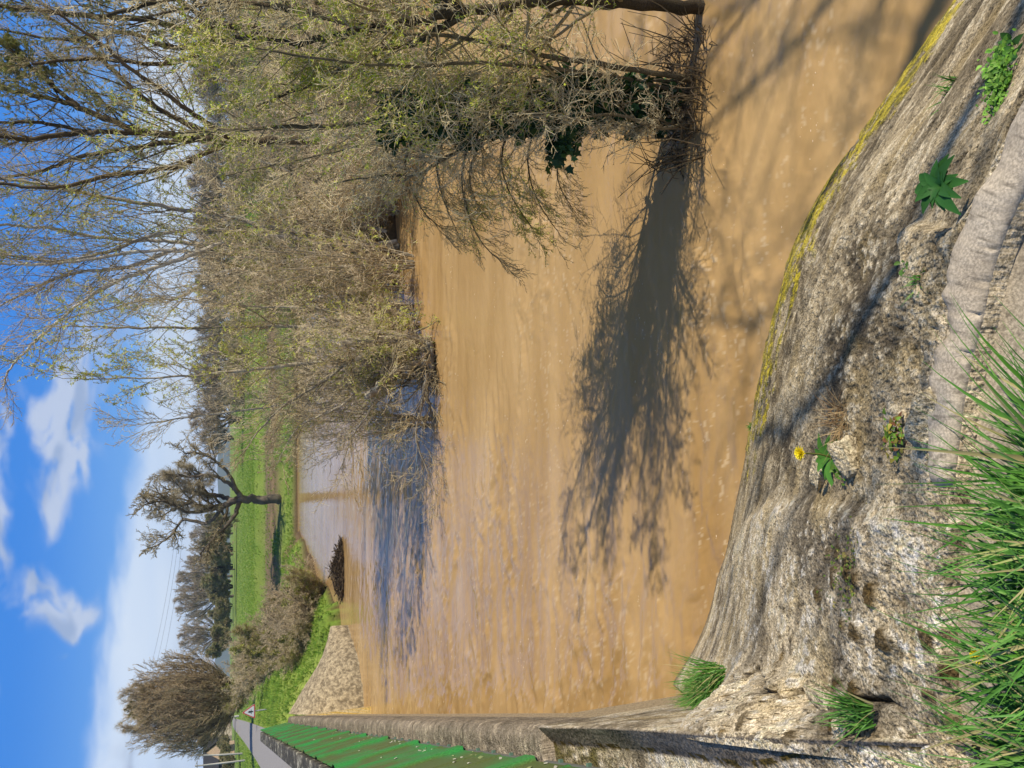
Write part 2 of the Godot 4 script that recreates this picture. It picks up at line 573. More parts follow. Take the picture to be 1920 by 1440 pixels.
# ------------------------------------------------------------------ far ground
func terrain() -> void:
	var pos := PackedVector3Array()
	var col := PackedColorArray()
	var cols := 420
	var rows := 330
	for j in rows:
		var f := 19.5 * pow(1500.0 / 19.5, pow(float(j) / (rows - 1), 1.35))
		for i in cols:
			var q := 2.0 * i / (cols - 1) - 1.0
			var x := f * (0.95 * q + 1.1 * pow(q, 5.0))
			var h := land(x, f)
			var along := -0.375 * x + 0.927 * f
			var off := 0.927 * x + 0.375 * f
			pos.append(Vector3(x, h, -f))
			var n1: float = NZ.lump.get_noise_2d(x * 0.5, f * 0.22)
			var n2: float = NZ.big.get_noise_2d(x * 0.6, f * 0.6)
			var green := Color(0.21, 0.345, 0.05).lerp(Color(0.33, 0.43, 0.09), clampf(0.5 + n1 * 0.9 + n2 * 0.5, 0.0, 1.0))
			var litter := Color(0.36, 0.26, 0.14).lerp(Color(0.17, 0.13, 0.07), clampf(0.5 + n2, 0.0, 1.0))
			var k := 0.0
			if f > 52.0 and f < 84.0:
				k = maxf(smoothstep(77.5, 70.0, f) * smoothstep(58.0, 63.0, f) * smoothstep(-0.1, 0.25, n1 + 0.42), smoothstep(57.0, 54.5, f))
			var right := smoothstep(2.0, 3.5, x) * smoothstep(53.0, 48.0, f)
			k = maxf(k, right)
			var left := smoothstep(-7.5, -9.5, x) * smoothstep(52.0, 46.0, f) * smoothstep(0.5, 2.5, off)
			k = maxf(k, left * smoothstep(-0.25, 0.15, n1))
			if off < 2.2 and along > 29.0:
				k = 0.0
			var mud := smoothstep(0.28, 0.02, h)
			col.append(green.lerp(litter, k).lerp(Color(0.13, 0.085, 0.04), mud))
	var g := part("ground", grid_mesh(cols, rows, pos, col), M.ground)
	tag(g, "", "", "", "structure")
	# bed of the river and the rest of the plain, to the horizon
	var bed := PlaneMesh.new()
	bed.size = Vector2(5000, 5000)
	tag(part("terrain", bed, mat(lin(0.15, 0.12, 0.06), 0.95, M.grain, 4.0)), "", "", "", "structure").position = Vector3(0, -1.6, 0)
	# low blue hill far behind the houses
	var hp := PackedVector3Array()
	for j in 14:
		for i in 60:
			var az := deg_to_rad(-62.0 + i * 1.0)
			var r := 2300.0 + j * 90.0
			var hh = (42.0 + 40.0 * smoothstep(18.0, 30.0, i) * smoothstep(46.0, 34.0, i) + 14.0 * NZ.shore.get_noise_2d(i * 0.6, 2.0)) * sin(PI * j / 13.0)
			hp.append(Vector3(sin(az) * r, hh, -cos(az) * r))
	var hill := part("hills", grid_mesh(60, 14, hp, PackedColorArray()), mat(lin(0.11, 0.13, 0.055), 1.0))
	tag(hill, "", "", "", "structure")

# ------------------------------------------------------------------ river
func water_height(x0: float, f0: float) -> Vector2:    # (height, how much it is stirred)
	# eddies bend the lines of the current
	var x: float = x0 + 0.9 * NZ.flow3.get_noise_2d(x0 * 1.2, f0 * 2.0 + 40.0)
	var f: float = f0 + 0.45 * NZ.flow3.get_noise_2d(x0 * 1.6 + 60.0, f0 * 2.4)
	var stir: float = 0.2 + 0.8 * smoothstep(-0.05, 0.4, NZ.flow3.get_noise_2d(x * 0.7 + 5.0, f * 1.5) + 0.3 * smoothstep(2.0, -5.0, x))
	var a: float = NZ.flow.get_noise_2d(x * 0.5, f * 1.5)
	var b: float = NZ.flow2.get_noise_2d(x * 0.45, f * 1.6)
	var c: float = NZ.flow2.get_noise_2d(x * 0.16 + 30.0, f * 1.9)
	var d: float = NZ.mid.get_noise_2d(x * 0.8, f * 2.1)
	var ridge := 1.0 - absf(a) * 2.0
	var calm := lerpf(0.1, 1.0, smoothstep(36.0, 20.0, f0))
	var h: float = 0.014 * a + (0.034 * ridge * ridge * ridge + 0.016 * b + 0.02 * c + 0.006 * d) * stir + 0.0012 * d
	h += 0.012 * sin(f * 2.1 + x * 0.35 + 2.0 * a) * smoothstep(24.0, 8.0, f) * stir
	var rough := smoothstep(17.0, 7.0, f0) * smoothstep(-0.1, 0.25, NZ.flow3.get_noise_2d(x * 0.9 + 90.0, f * 1.3) + 0.18 * smoothstep(1.5, -3.0, x))
	h += rough * (0.010 * NZ.mid.get_noise_2d(x * 0.7 + 7.0, f * 1.2) + 0.0015 * NZ.small.get_noise_2d(x * 0.7, f * 0.9))
	return Vector2(h * calm * smoothstep(1.5, 4.0, f0), stir * ridge)

func water() -> void:
	var pos := PackedVector3Array()
	var col := PackedColorArray()
	var cols := 560
	var rows := 760
	for j in rows:
		var f := 0.8 * pow(78.0 / 0.8, pow(float(j) / (rows - 1), 0.8))
		for i in cols:
			var q := 2.0 * i / (cols - 1) - 1.0
			var x := f * (0.68 * q + 2.6 * pow(q, 9.0))
			var w := water_height(x, f)
			pos.append(Vector3(x, w.x, -f))
			var silt: float = NZ.flow3.get_noise_2d(x * 0.8, f * 2.4) * 0.5 + NZ.flow.get_noise_2d(x * 0.3, f * 2.2) * 0.25
			var c := Color(0.365, 0.23, 0.09).lerp(Color(0.515, 0.35, 0.165), clampf(0.5 + 1.3 * silt, 0.0, 1.0))
			# foam and froth torn off the crests
			var froth := smoothstep(0.62, 0.95, w.y + 0.55 * NZ.mid.get_noise_2d(x * 0.7, f * 1.5)) * smoothstep(0.1, 0.45, NZ.small.get_noise_2d(x * 0.35, f * 0.7)) * smoothstep(30.0, 14.0, f)
			var near := smoothstep(15.0, 8.0, f) * smoothstep(-0.05, 0.3, NZ.flow3.get_noise_2d(x * 0.9 + 90.0, f * 1.3) + 0.18 * smoothstep(1.5, -3.0, x))
			var spray := near * smoothstep(0.46, 0.6, NZ.small.get_noise_2d(x * 0.6, f * 0.8) + 0.6 * NZ.flow2.get_noise_2d(x * 0.5, f * 1.2))
			col.append(c.lerp(Color(0.7, 0.57, 0.38), clampf(froth * 0.3 + spray * 0.4, 0.0, 0.7)))
	var o := part("river_water", grid_mesh(cols, rows, pos, col), M.water)
	tag(o, "", "", "", "structure")

	# flecks of froth that drift along the crests
	var fleck := SphereMesh.new()
	fleck.radial_segments = 7
	fleck.rings = 4
	fleck.radius = 0.5
	fleck.height = 1.0
	var mm := MultiMesh.new()
	mm.transform_format = MultiMesh.TRANSFORM_3D
	mm.use_colors = true
	mm.mesh = fleck
	var places := []
	while places.size() < 1300:
		var f := rng.randf_range(4.0, 24.0)
		var x := f * rng.randf_range(-0.6, 0.55)
		var line: float = NZ.flow.get_noise_2d(x * 0.16 + 3.0, f * 0.75)
		var w: float = NZ.mid.get_noise_2d(x * 0.35, f * 0.6)
		if absf(line) > 0.035 + 0.02 * w or w < -0.1: continue
		if x > 1.0 and f < 12.0 and rng.randf() < 0.6: continue
		places.append(Vector3(x, water_height(x, f).x, -f))
	mm.instance_count = places.size()
	for i in places.size():
		var z: float = rng.randf_range(0.003, 0.010) * (0.6 + places[i].length() / 16.0)
		mm.set_instance_transform(i, Transform3D(Basis(Vector3.UP, rn(0.5)).scaled(Vector3(z * rng.randf_range(1.0, 3.0), z * 0.5, z)), places[i]))
		mm.set_instance_color(i, Color(0.78, 0.66, 0.48))
	var fo := MultiMeshInstance3D.new()
	fo.name = "foam_flecks"
	fo.multimesh = mm
	fo.material_override = M.paint
	add_child(fo)
	tag(fo, "pale flecks of froth drifting on the brown river", "foam", "", "stuff")

# ------------------------------------------------------------------ near bank
func concrete_at(p: Vector3, stretch: float, a: float, t: float) -> Array:    # [colour, how far it stands proud]
	var q := Vector3(p.x * 1.1, p.y, p.z * 0.9)
	if stretch > 0.01:       # beds of the old facing run along the bank
		var d := along_curve(SHORE, minf(a + 0.02, 1.0)) - along_curve(SHORE, maxf(a - 0.02, 0.0))
		var dir := Vector3(d.x, 0, -d.y).normalized()
		q = q - dir * (q.dot(dir) * stretch)
	var big: float = NZ.big.get_noise_3dv(q)
	var mid: float = NZ.mid.get_noise_3dv(q)
	var small: float = NZ.small.get_noise_3dv(q)
	var tiny: float = NZ.tiny.get_noise_3dv(p)
	var patch: float = NZ.patch.get_noise_3dv(q + Vector3(9, 2, 5))
	var k := clampf(0.56 + 1.0 * big + 0.75 * mid + 0.3 * small, 0.0, 1.0)
	var c := Color(0.27, 0.245, 0.205).lerp(Color(1.05, 0.97, 0.81), k)
	c = c.lerp(Color(0.85, 0.72, 0.43), 0.4 * smoothstep(0.1, 0.5, patch))
	var pale := smoothstep(0.22, 0.45, small + 0.6 * mid)
	c = c.lerp(Color(1.3, 1.27, 1.18), 0.8 * pale)
	var pit := smoothstep(0.3, 0.5, -small - 0.3 * tiny)
	c = c.lerp(Color(0.2, 0.17, 0.13), 0.6 * pit)
	var proud: float = 0.012 * big + 0.005 * mid + 0.005 * small + 0.003 * tiny - 0.005 * pit
	return [c, proud]

func near_bank() -> void:
	var pos := PackedVector3Array()
	var col := PackedColorArray()
	var cols := 560
	var rows := 380
	for j in rows:
		var s := float(j) / (rows - 1)
		var t := -0.005 + 1.17 * (0.42 * s + 0.58 * s * s)
		for i in cols:
			var a := float(i) / (cols - 1)
			var p := bank_point(a, t)
			# fillet of mortar up to the crest of the bridge's edge wall
			var crest := 2.81 - 0.24 * smoothstep(0.0, 0.9, (t * 5.8) / 3.0) - 0.09 * t
			var fil := smoothstep(0.15 + 0.07 * NZ.mid.get_noise_2d(t * 3.0, 9.0), 0.0, a + 0.012 * NZ.small.get_noise_2d(t * 2.0, a * 4.0)) * (1.0 - smoothstep(0.2, 0.44, t))
			p.y += maxf(crest - 0.015 - p.y, 0.0) * fil
			if a < 0.012: p.x -= 0.03 * (0.012 - a) / 0.012
			var right := smoothstep(0.42, 0.62, a)
			var cc := concrete_at(p, 0.62 * right, a, t)
			var c: Color = cc[0]
			var proud: float = cc[1]
			# left part bulges over an older layer, whose broken edge runs down to the water
			var edge = 0.37 + 0.10 * smoothstep(0.0, 0.7, t) * 0.6 + 0.03 * NZ.mid.get_noise_2d(t * 1.2, 4.0) - 0.12 * smoothstep(0.35, 0.9, t)
			var over := smoothstep(edge + 0.02, edge - 0.02, a)
			proud += 0.035 * over * smoothstep(0.02, 0.08, t)
			c = Color(c.r * 0.74, c.g * 0.72, c.b * 0.67).lerp(c, over)
			# old shelves on the right, one bed above the other
			var bed = t * 7.0 + 0.9 * NZ.patch.get_noise_2d(a * 2.2, t * 1.5) + a * 1.5
			var fr = bed - floorf(bed)
			proud += right * (0.035 * smoothstep(0.0, 0.75, fr) * (1.0 - smoothstep(0.86, 1.0, fr)))
			# smooth lip along the rim
			var lip := smoothstep(0.034, 0.022, t + 0.006 * NZ.small.get_noise_2d(a * 3.0, 1.0)) * smoothstep(0.36, 0.44, a)
			proud = lerpf(proud, 0.012 + 0.25 * proud, lip)
			c = c.lerp(Color(1.0, 0.92, 0.78), lip * 0.75)
			# open joint between the slope and the mortar along the wall
			var joint := exp(-pow((a - 0.105 - 0.03 * NZ.mid.get_noise_2d(t * 2.2, 31.0) - 0.012 * NZ.small.get_noise_2d(t * 2.0, 5.0)) / 0.0045, 2.0)) * smoothstep(0.02, 0.05, t) * smoothstep(0.42, 0.3, t)
			proud -= 0.035 * joint
			c = c.lerp(Color(0.12, 0.1, 0.075), joint * 0.8)
			# dark cushions of moss near the rim on the left
			var cush: float = NZ.cell.get_noise_3dv((p + Vector3(0.02, 0, 0) * NZ.small.get_noise_3dv(p)) * 1.1)
			var m1 := smoothstep(-0.6, -0.72, cush) * smoothstep(0.4, 0.28, a) * smoothstep(0.34, 0.1, t) * smoothstep(-0.25, 0.1, NZ.patch.get_noise_3dv(p * 1.3))
			c = c.lerp(Color(0.13, 0.09, 0.03), m1 * 0.92)
			proud += 0.014 * m1
			# ochre and green growth, thick by the water on the right
			var moss_n: float = NZ.mid.get_noise_3dv(p * 0.8 + Vector3(3, 3, 3)) + 0.6 * NZ.small.get_noise_3dv(p)
			var wet := smoothstep(0.48, 0.9, t) * smoothstep(0.36, 0.6, a) + 0.8 * smoothstep(0.82, 0.95, a) * smoothstep(0.15, 0.5, t)
			var m2 := smoothstep(0.34, 0.54, moss_n * 0.8 + 0.6 * minf(wet, 1.0)) * smoothstep(0.02, 0.2, wet)
			c = c.lerp(Color(0.95, 0.84, 0.06).lerp(Color(0.32, 0.31, 0.05), smoothstep(-0.2, 0.3, NZ.small.get_noise_3dv(p * 0.6))), m2 * 0.85)
			proud += 0.01 * m2
			var m3 := smoothstep(0.3, 0.5, moss_n - 0.25) * smoothstep(0.3, 0.12, a) * smoothstep(0.05, 0.2, t)
			c = c.lerp(Color(0.36, 0.25, 0.08), m3 * 0.75)
			# grey film of dried silt up to the flood mark
			var silt := smoothstep(0.9, 0.985, t + 0.02 * NZ.mid.get_noise_2d(a * 6.0, 2.0))
			c = c.lerp(Color(0.26, 0.21, 0.14), silt * 0.75 * (1.0 - 0.7 * m2))
			var up := Vector3(0.1, 0.8, -0.5).normalized()
			p += up * proud * smoothstep(-0.005, 0.02, t)
			if j == 0:
				p.y -= 0.13
			pos.append(p)
			col.append(c)
	var o := part("concrete_embankment", grid_mesh(cols, rows, pos, col, true), M.concrete)
	tag(o, "sloping pitted concrete river bank with lichen and yellow moss, nearest the camera", "embankment")

	# smooth cast kerb along the rim, above the path
	var kp := PackedVector3Array()
	var kc := PackedColorArray()
	var prof := [Vector2(-0.012, 2.73), Vector2(-0.012, 2.822), Vector2(-0.006, 2.834), Vector2(0.02, 2.836), Vector2(0.05, 2.830), Vector2(0.075, 2.820), Vector2(0.095, 2.805), Vector2(0.105, 2.785), Vector2(0.11, 2.72)]
	for i in 420:
		var a := lerpf(0.385, 1.0, i / 419.0)
		var r := along_curve(RIM, a)
		var out := (along_curve(SHORE, a) - r).normalized()
		for k in prof.size():
			var w: float = prof[k].x * (1.0 + 0.55 * NZ.mid.get_noise_2d(a * 2.6, 3.0) * (1.0 if k > 3 else 0.0))
			var p := Vector3(r.x + out.x * w, prof[k].y, -(r.y + out.y * w))
			var n: float = NZ.small.get_noise_3dv(p)
			var m: float = NZ.mid.get_noise_3dv(p)
			var ends := smoothstep(0.385, 0.42, a)
			p.y += 0.004 * n + 0.006 * m - 0.05 * (1.0 - ends) - (0.012 * smoothstep(0.25, 0.5, n) if k < 3 else 0.0)
			kp.append(p)
			var kcol := Color(0.52, 0.44, 0.34).lerp(Color(0.78, 0.68, 0.54), clampf(0.55 + 0.8 * m + 0.5 * n, 0.0, 1.0))
			kc.append(kcol.lerp(Color(0.14, 0.12, 0.09), 0.6 * smoothstep(0.35, 0.5, NZ.tiny.get_noise_3dv(p))))
	part("kerb", grid_mesh(prof.size(), 420, kp, kc, true), M.path, o)

	# sandy path behind the rim
	pos = PackedVector3Array()
	col = PackedColorArray()
	for j in 150:
		var s := float(j) / 149.0
		for i in 330:
			var a := float(i) / 329.0
			var r := along_curve(RIM, a)
			var x := r.x + (a - 0.45) * 3.0 * s
			if a < 0.02: x -= 1.2 * (0.02 - a) / 0.02
			var f := r.y + 0.03 - 0.12 * s - 5.0 * pow(s, 2.2)
			var p := Vector3(x, 2.772, -f)
			var b: float = NZ.big.get_noise_3dv(p)
			var m: float = NZ.mid.get_noise_3dv(p)
			var sm: float = NZ.small.get_noise_3dv(p)
			p.y += 0.012 * b + 0.004 * m + 0.002 * sm
			var c := Color(0.36, 0.305, 0.235).lerp(Color(0.60, 0.525, 0.415), clampf(0.6 + 0.7 * b + 0.5 * m + 0.3 * sm, 0.0, 1.0))
			c = c.lerp(Color(0.09, 0.075, 0.055), 0.6 * smoothstep(0.3, 0.55, NZ.tiny.get_noise_3dv(p) - 0.2 * m))
			pos.append(p)
			col.append(c)
	tag(part("path", grid_mesh(330, 150, pos, col), M.path), "", "", "", "structure")

	# loose stones on and beside the bank
	var stones := [[Vector3(-0.085, 2.785, -1.396), 0.05, Vector3(1.5, 0.5, 0.9), "flat pale stone chip on the rim above the grass"], [Vector3(-0.976, 2.653, -1.898), 0.055, Vector3(0.55, 0.5, 1.6), "long white stone standing up near the thin grass tuft by the wall"], [Vector3(-0.971, 2.764, -1.705), 0.03, Vector3(1.2, 0.6, 0.9), "small cream stone below the thin grass tuft"], [Vector3(-0.239, 2.508, -1.949), 0.05, Vector3(1.3, 0.7, 0.8), "buff stone beside the dandelion on the slope"], [Vector3(-0.326, 2.329, -2.276), 0.045, Vector3(1.4, 0.5, 0.9), "ochre stone at the foot of the dandelion"]]
	for s in stones:
		var b := SphereMesh.new()
		b.radial_segments = 18
		b.rings = 10
		b.radius = 1.0
		b.height = 2.0
		var arr := b.get_mesh_arrays()
		var vv: PackedVector3Array = arr[Mesh.ARRAY_VERTEX]
		var cc := PackedColorArray()
		for i in vv.size():
			var n := vv[i]
			var k: float = 1.0 + 0.35 * NZ.big.get_noise_3dv(n * 1.3 + s[0] * 7.0)
			var sq := Vector3(clampf(n.x * 1.35, -0.9, 0.9), clampf(n.y * 1.3, -0.8, 0.8), clampf(n.z * 1.35, -0.9, 0.9))
			vv[i] = sq * k * s[2] * s[1]
			cc.append(Color(1.0, 0.93, 0.75) * (0.85 + 0.5 * NZ.mid.get_noise_3dv(n)))
		arr[Mesh.ARRAY_VERTEX] = vv
		arr[Mesh.ARRAY_COLOR] = cc
		arr[Mesh.ARRAY_NORMAL] = null
		arr[Mesh.ARRAY_TANGENT] = null
		var st := SurfaceTool.new()
		st.create_from_arrays(arr)
		st.generate_normals()
		var o2 := part("stone", st.commit(), M.concrete)
		o2.position = s[0] + Vector3(0, 0.02, 0)
		o2.rotation = Vector3(rn(0.3), rn(0.6), rn(0.3))
		tag(o2, s[3], "stone", "loose stones on the bank")

# ------------------------------------------------------------------ bridge
func strip_mesh(profile: Array, s0: float, s1: float, steps: int, colour: Callable, lumps: float) -> ArrayMesh:
	# a profile of (off, y) drawn along the bridge; colour(off, y, along) -> Color
	var pts := []
	for i in profile.size() - 1:
		var a: Vector2 = profile[i]
		var b: Vector2 = profile[i + 1]
		var n := maxi(1, int(a.distance_to(b) / 0.035))
		for k in n:
			pts.append(a.lerp(b, float(k) / n))
	pts.append(profile[-1])
	var pos := PackedVector3Array()
	var col := PackedColorArray()
	for jj in steps + 2:
		var j := clampi(jj - 1, 0, steps - 1)
		var s := lerpf(s0, s1, float(j) / (steps - 1))
		for q0 in pts:
			var q: Vector2 = q0 if jj == j + 1 else Vector2(q0.x, q0.y).lerp(Vector2(pts[-1].x, pts[0].y), 0.999)
			var p := Vector3(q.x, q.y, -s)
			var n: float = NZ.mid.get_noise_3dv(p) * 0.6 + NZ.small.get_noise_3dv(p) * 0.4
			var c: Color = colour.call(p)
			pos.append(p + Vector3(0.5, 0.8, 0) * (n * lumps))
			col.append(c)
	return grid_mesh(pts.size(), steps + 2, pos, col)

func weathered(p: Vector3) -> Color:
	var m: float = NZ.mid.get_noise_3dv(p)
	var s: float = NZ.small.get_noise_3dv(p)
	var b: float = NZ.big.get_noise_3dv(p)
	var c := Color(0.26, 0.24, 0.21).lerp(Color(0.52, 0.47, 0.42), clampf(0.5 + 0.5 * b + 0.6 * m, 0.0, 1.0))
	c = c.lerp(Color(1.0, 0.92, 0.8), 0.55 * smoothstep(0.22, 0.45, s + 0.3 * m))
	return c.lerp(Color(0.14, 0.125, 0.1), 0.7 * smoothstep(0.3, 0.5, -s))

func blackened(p: Vector3) -> Color:
	var m: float = NZ.mid.get_noise_3dv(p * 0.7)
	var s: float = NZ.small.get_noise_3dv(p * Vector3(0.5, 1, 0.5))
	var c := Color(0.10, 0.105, 0.105).lerp(Color(0.24, 0.24, 0.23), clampf(0.5 + m, 0.0, 1.0))
	return c.lerp(Color(0.95, 1.0, 0.95), 0.85 * smoothstep(0.28, 0.36, s * 0.8 + m * 0.5))

func yellow_face(p: Vector3) -> Color:
	var m: float = NZ.mid.get_noise_3dv(p)
	return Color(1.0, 0.76, 0.25).lerp(Color(1.0, 0.92, 0.68), clampf(0.5 + m * 1.4, 0.0, 1.0))

func bridge() -> void:
	var B := thing("road_bridge", "concrete road bridge with green ribbed cladding on its low parapet, over the river at left", "bridge", Vector3.ZERO, deg_to_rad(BRIDGE_TURN))
	# coping stones along the outer edge
	var s := 5.12
	var k := 0
	while s < 29.9:
		var l := minf(2.06, 30.0 - s)
		var steps := int(clampf(60.0 - 1.9 * s, 14.0, 60.0))
		part("coping_stone", strip_mesh([Vector2(-0.335, 2.1), Vector2(-0.327, 2.38), Vector2(-0.338, 2.45), Vector2(-0.37, 2.487), Vector2(-0.43, 2.503), Vector2(-0.75, 2.51)], s, s + l - 0.012, steps, weathered, 0.008), M.concrete, B)
		s += 2.06
		k += 1
	# girder, deck and wall under it
	var t := Tubes.new()
	t.box(Vector3(-4.3, 1.25, -27.5), Vector3(-0.42, 2.38, -7.3), Color(0.65, 0.57, 0.46))
	part("deck", t.mesh(), M.concrete, B)
	part("parapet_wall", strip_mesh([Vector2(-0.69, 2.4), Vector2(-0.69, 3.395), Vector2(-0.7, 3.41), Vector2(-0.97, 3.41), Vector2(-0.985, 3.395), Vector2(-0.985, 2.4)], 5.0, 30.2, 320, blackened, 0.006), M.concrete, B)
	part("parapet_wall", strip_mesh([Vector2(-3.72, 2.4), Vector2(-3.72, 3.4), Vector2(-4.0, 3.4), Vector2(-4.0, 2.0)], 5.0, 30.2, 60, blackened, 0.006), M.concrete, B)
	t = Tubes.new()
	t.box(Vector3(-4.3, -1.4, -7.25), Vector3(-0.4, 2.37, -4.9), Color(0.65, 0.57, 0.45))
	part("abutment", t.mesh(), M.concrete, B)
	part("abutment", strip_mesh([Vector2(-0.36, -1.0), Vector2(-0.36, 2.42), Vector2(-0.8, 2.42)], 27.6, 30.4, 60, yellow_face, 0.01), M.concrete, B)
	t = Tubes.new()
	t.box(Vector3(-4.3, -1.4, -30.0), Vector3(-0.4, 2.37, -27.65), Color(0.95, 0.76, 0.34))
	part("abutment", t.mesh(), M.concrete, B)

	# ribbed green sheets, one pitch each, leaning on the parapet
	var pitch := 1.78
	s = 3.75
	k = 0
	while s < 29.4:
		var prof := [[0.0, 0.0], [0.38, 0.0], [0.42, 0.007], [0.46, 0.007], [0.5, 0.0], [0.84, 0.0], [0.88, 0.007], [0.92, 0.007], [0.96, 0.0], [1.44, 0.0], [1.50, 0.028], [1.67, 0.028], [1.74, 0.0], [pitch + 0.02, 0.0]]
		var pos := PackedVector3Array()
		var col := PackedColorArray()
		var rowsn := 34
		for j in rowsn:
			var q := float(j) / (rowsn - 1)
			for e in prof:
				var rib: bool = e[1] > 0.02
				var y := lerpf(2.535 - (0.012 if rib else 0.0), 3.405, q)
				var off = lerpf(-0.535, -0.640, q) + e[1]
				var p := Vector3(off, y, -(s + e[0]))
				pos.append(p)
				var dirt := smoothstep(-0.35, 0.2, NZ.mid.get_noise_3d(p.x * 2.0, p.y * 0.35, p.z * 1.6) + 0.12) * (0.15 if e[0] > 1.45 and e[0] < 1.73 else 1.0)
				var c := Color(0.05, 0.37, 0.09).lerp(Color(0.16, 0.155, 0.055), dirt * 0.8)
				col.append(c)
		# fewer columns would make facets share normals: each facet gets corners of its own
		var st := SurfaceTool.new()
		st.begin(Mesh.PRIMITIVE_TRIANGLES)
		st.set_smooth_group(-1)
		var w := prof.size()
		for j in rowsn - 1:
			for i in w - 1:
				for id in [j * w + i, (j + 1) * w + i, j * w + i + 1, j * w + i + 1, (j + 1) * w + i, (j + 1) * w + i + 1]:
					st.set_color(col[id])
					st.add_vertex(pos[id])
		st.generate_normals()
		var o := part("cladding_panel", st.commit(), M.sheet if M.has("sheet") else make_sheet(), B)
		# flakes and droppings stuck to the sheet near its foot
		if s < 16.0:
			var fl := Tubes.new()
			for i in int(16.0 / maxf(s * 0.25, 1.0)):
				var yy := absf(rng.randfn(0.0, 0.16))
				var zz := s + rng.randf_range(0.05, 1.25)
				var c0 := Vector3(lerpf(-0.535, -0.640, yy / 0.89) + 0.004, 2.54 + yy, -zz)
				var r := rng.randf_range(0.004, 0.014)
				fl.box(-Vector3(0.003, r, r * 1.4), Vector3(0.003, r, r * 1.4), Color(0.5, 0.5, 0.4) if rng.randf() < 0.6 else Color(0.3, 0.36, 0.16), Transform3D(Basis.from_euler(Vector3(rn(1.0), rn(0.3), rn(0.3))), c0))
			part("flakes", fl.mesh(), M.paint, o, "stuff")
		# folded foot of the sheet, in the gutter beside the coping
		var ft := Tubes.new()
		ft.box(Vector3(-0.60, 2.506, -(s + 1.31)), Vector3(-0.528, 2.532, -(s + 0.02)), Color(0.15, 0.155, 0.135))
		for i in 3:
			var z := s + 0.2 + i * 0.42
			ft.box(Vector3(-0.53, 2.507, -(z + 0.03)), Vector3(-0.51, 2.53, -z), Color(0.12, 0.2, 0.15))
		part("sheet_foot", ft.mesh(), M.paint, o)
		s += pitch
		k += 1

	# near end of the edge wall: blackened slope down to a rough lower top
	var cols := 120
	var rows := 230
	var pos := PackedVector3Array()
	var col := PackedColorArray()
	for j in rows:
		var al := lerpf(1.5, 5.125, float(j) / (rows - 1))
		var u := clampf((al - 1.8) / 3.0, 0.0, 1.0)
		var crest_off := lerpf(-0.285, -0.335, u)
		var crest_y := 2.81 - 0.24 * smoothstep(0.0, 0.9, u) - 0.05 * u
		var foot_off := crest_off - 0.012 - 0.10 * smoothstep(0.0, 0.3, u)
		var foot_y := crest_y - 0.01 - 0.085 * smoothstep(0.02, 0.5, u)
		for i in cols:
			var q := float(i) / (cols - 1)
			var p: Vector3
			var c: Color
			if q < 0.22:      # face towards the water
				var w := q / 0.22
				p = Vector3(crest_off + 0.006, lerpf(crest_y - 1.0, crest_y - 0.01, w), -al)
				c = concrete_at(p, 0.0, 0.0, 0.0)[0]
			elif q < 0.5:
				var w := (q - 0.22) / 0.28
				p = Vector3(lerpf(crest_off, foot_off, w), lerpf(crest_y, foot_y, w), -al)
				var n: float = NZ.mid.get_noise_3d(p.x * 3.0, p.y * 3.0, p.z * 0.5)
				c = Color(0.22, 0.2, 0.185).lerp(Color(0.42, 0.39, 0.36), clampf(0.5 + n, 0.0, 1.0))
				if w > 0.8 and NZ.small.get_noise_3dv(p * 0.62) > 0.05:
					c = Color(0.16, 0.12, 0.03)
			else:
				var w := (q - 0.5) / 0.5
				p = Vector3(lerpf(foot_off, -1.9, w), foot_y - 0.03 * w, -al)
				var cc := concrete_at(p, 0.0, 0.0, 0.0)
				c = cc[0]
				p.y += cc[1] * smoothstep(0.0, 0.05, w)
				var moss := smoothstep(3.9, 4.5, al) * smoothstep(-0.2, 0.25, NZ.small.get_noise_3d(p.x, 0, p.z * 0.35) + 0.1)
				c = c.lerp(Color(0.15, 0.14, 0.03), moss * 0.9)
			pos.append(p)
			col.append(c)
	part("wall_end", grid_mesh(cols, rows, pos, col), M.concrete, B)

	# road over the bridge and on to the houses
	var rp := PackedVector3Array()
	for j in 120:
		var al := 4.0 + 300.0 * pow(j / 119.0, 1.6)
		for o in [-3.4, -2.1, -0.95]:
			var xz := bridge_xz(o, al)
			rp.append(Vector3(xz.x, 2.52 + 0.9 * smoothstep(60.0, 260.0, al) + (0.05 if o == -2.1 else 0.02), -xz.y))
	tag(part("road", grid_mesh(3, 120, rp, PackedColorArray()), M.road), "", "", "", "structure")

func make_sheet() -> StandardMaterial3D:
	M.sheet = mat(Color.WHITE, 0.42, M.fine, 0.3)
	M.sheet.vertex_color_use_as_albedo = true
	return M.sheet

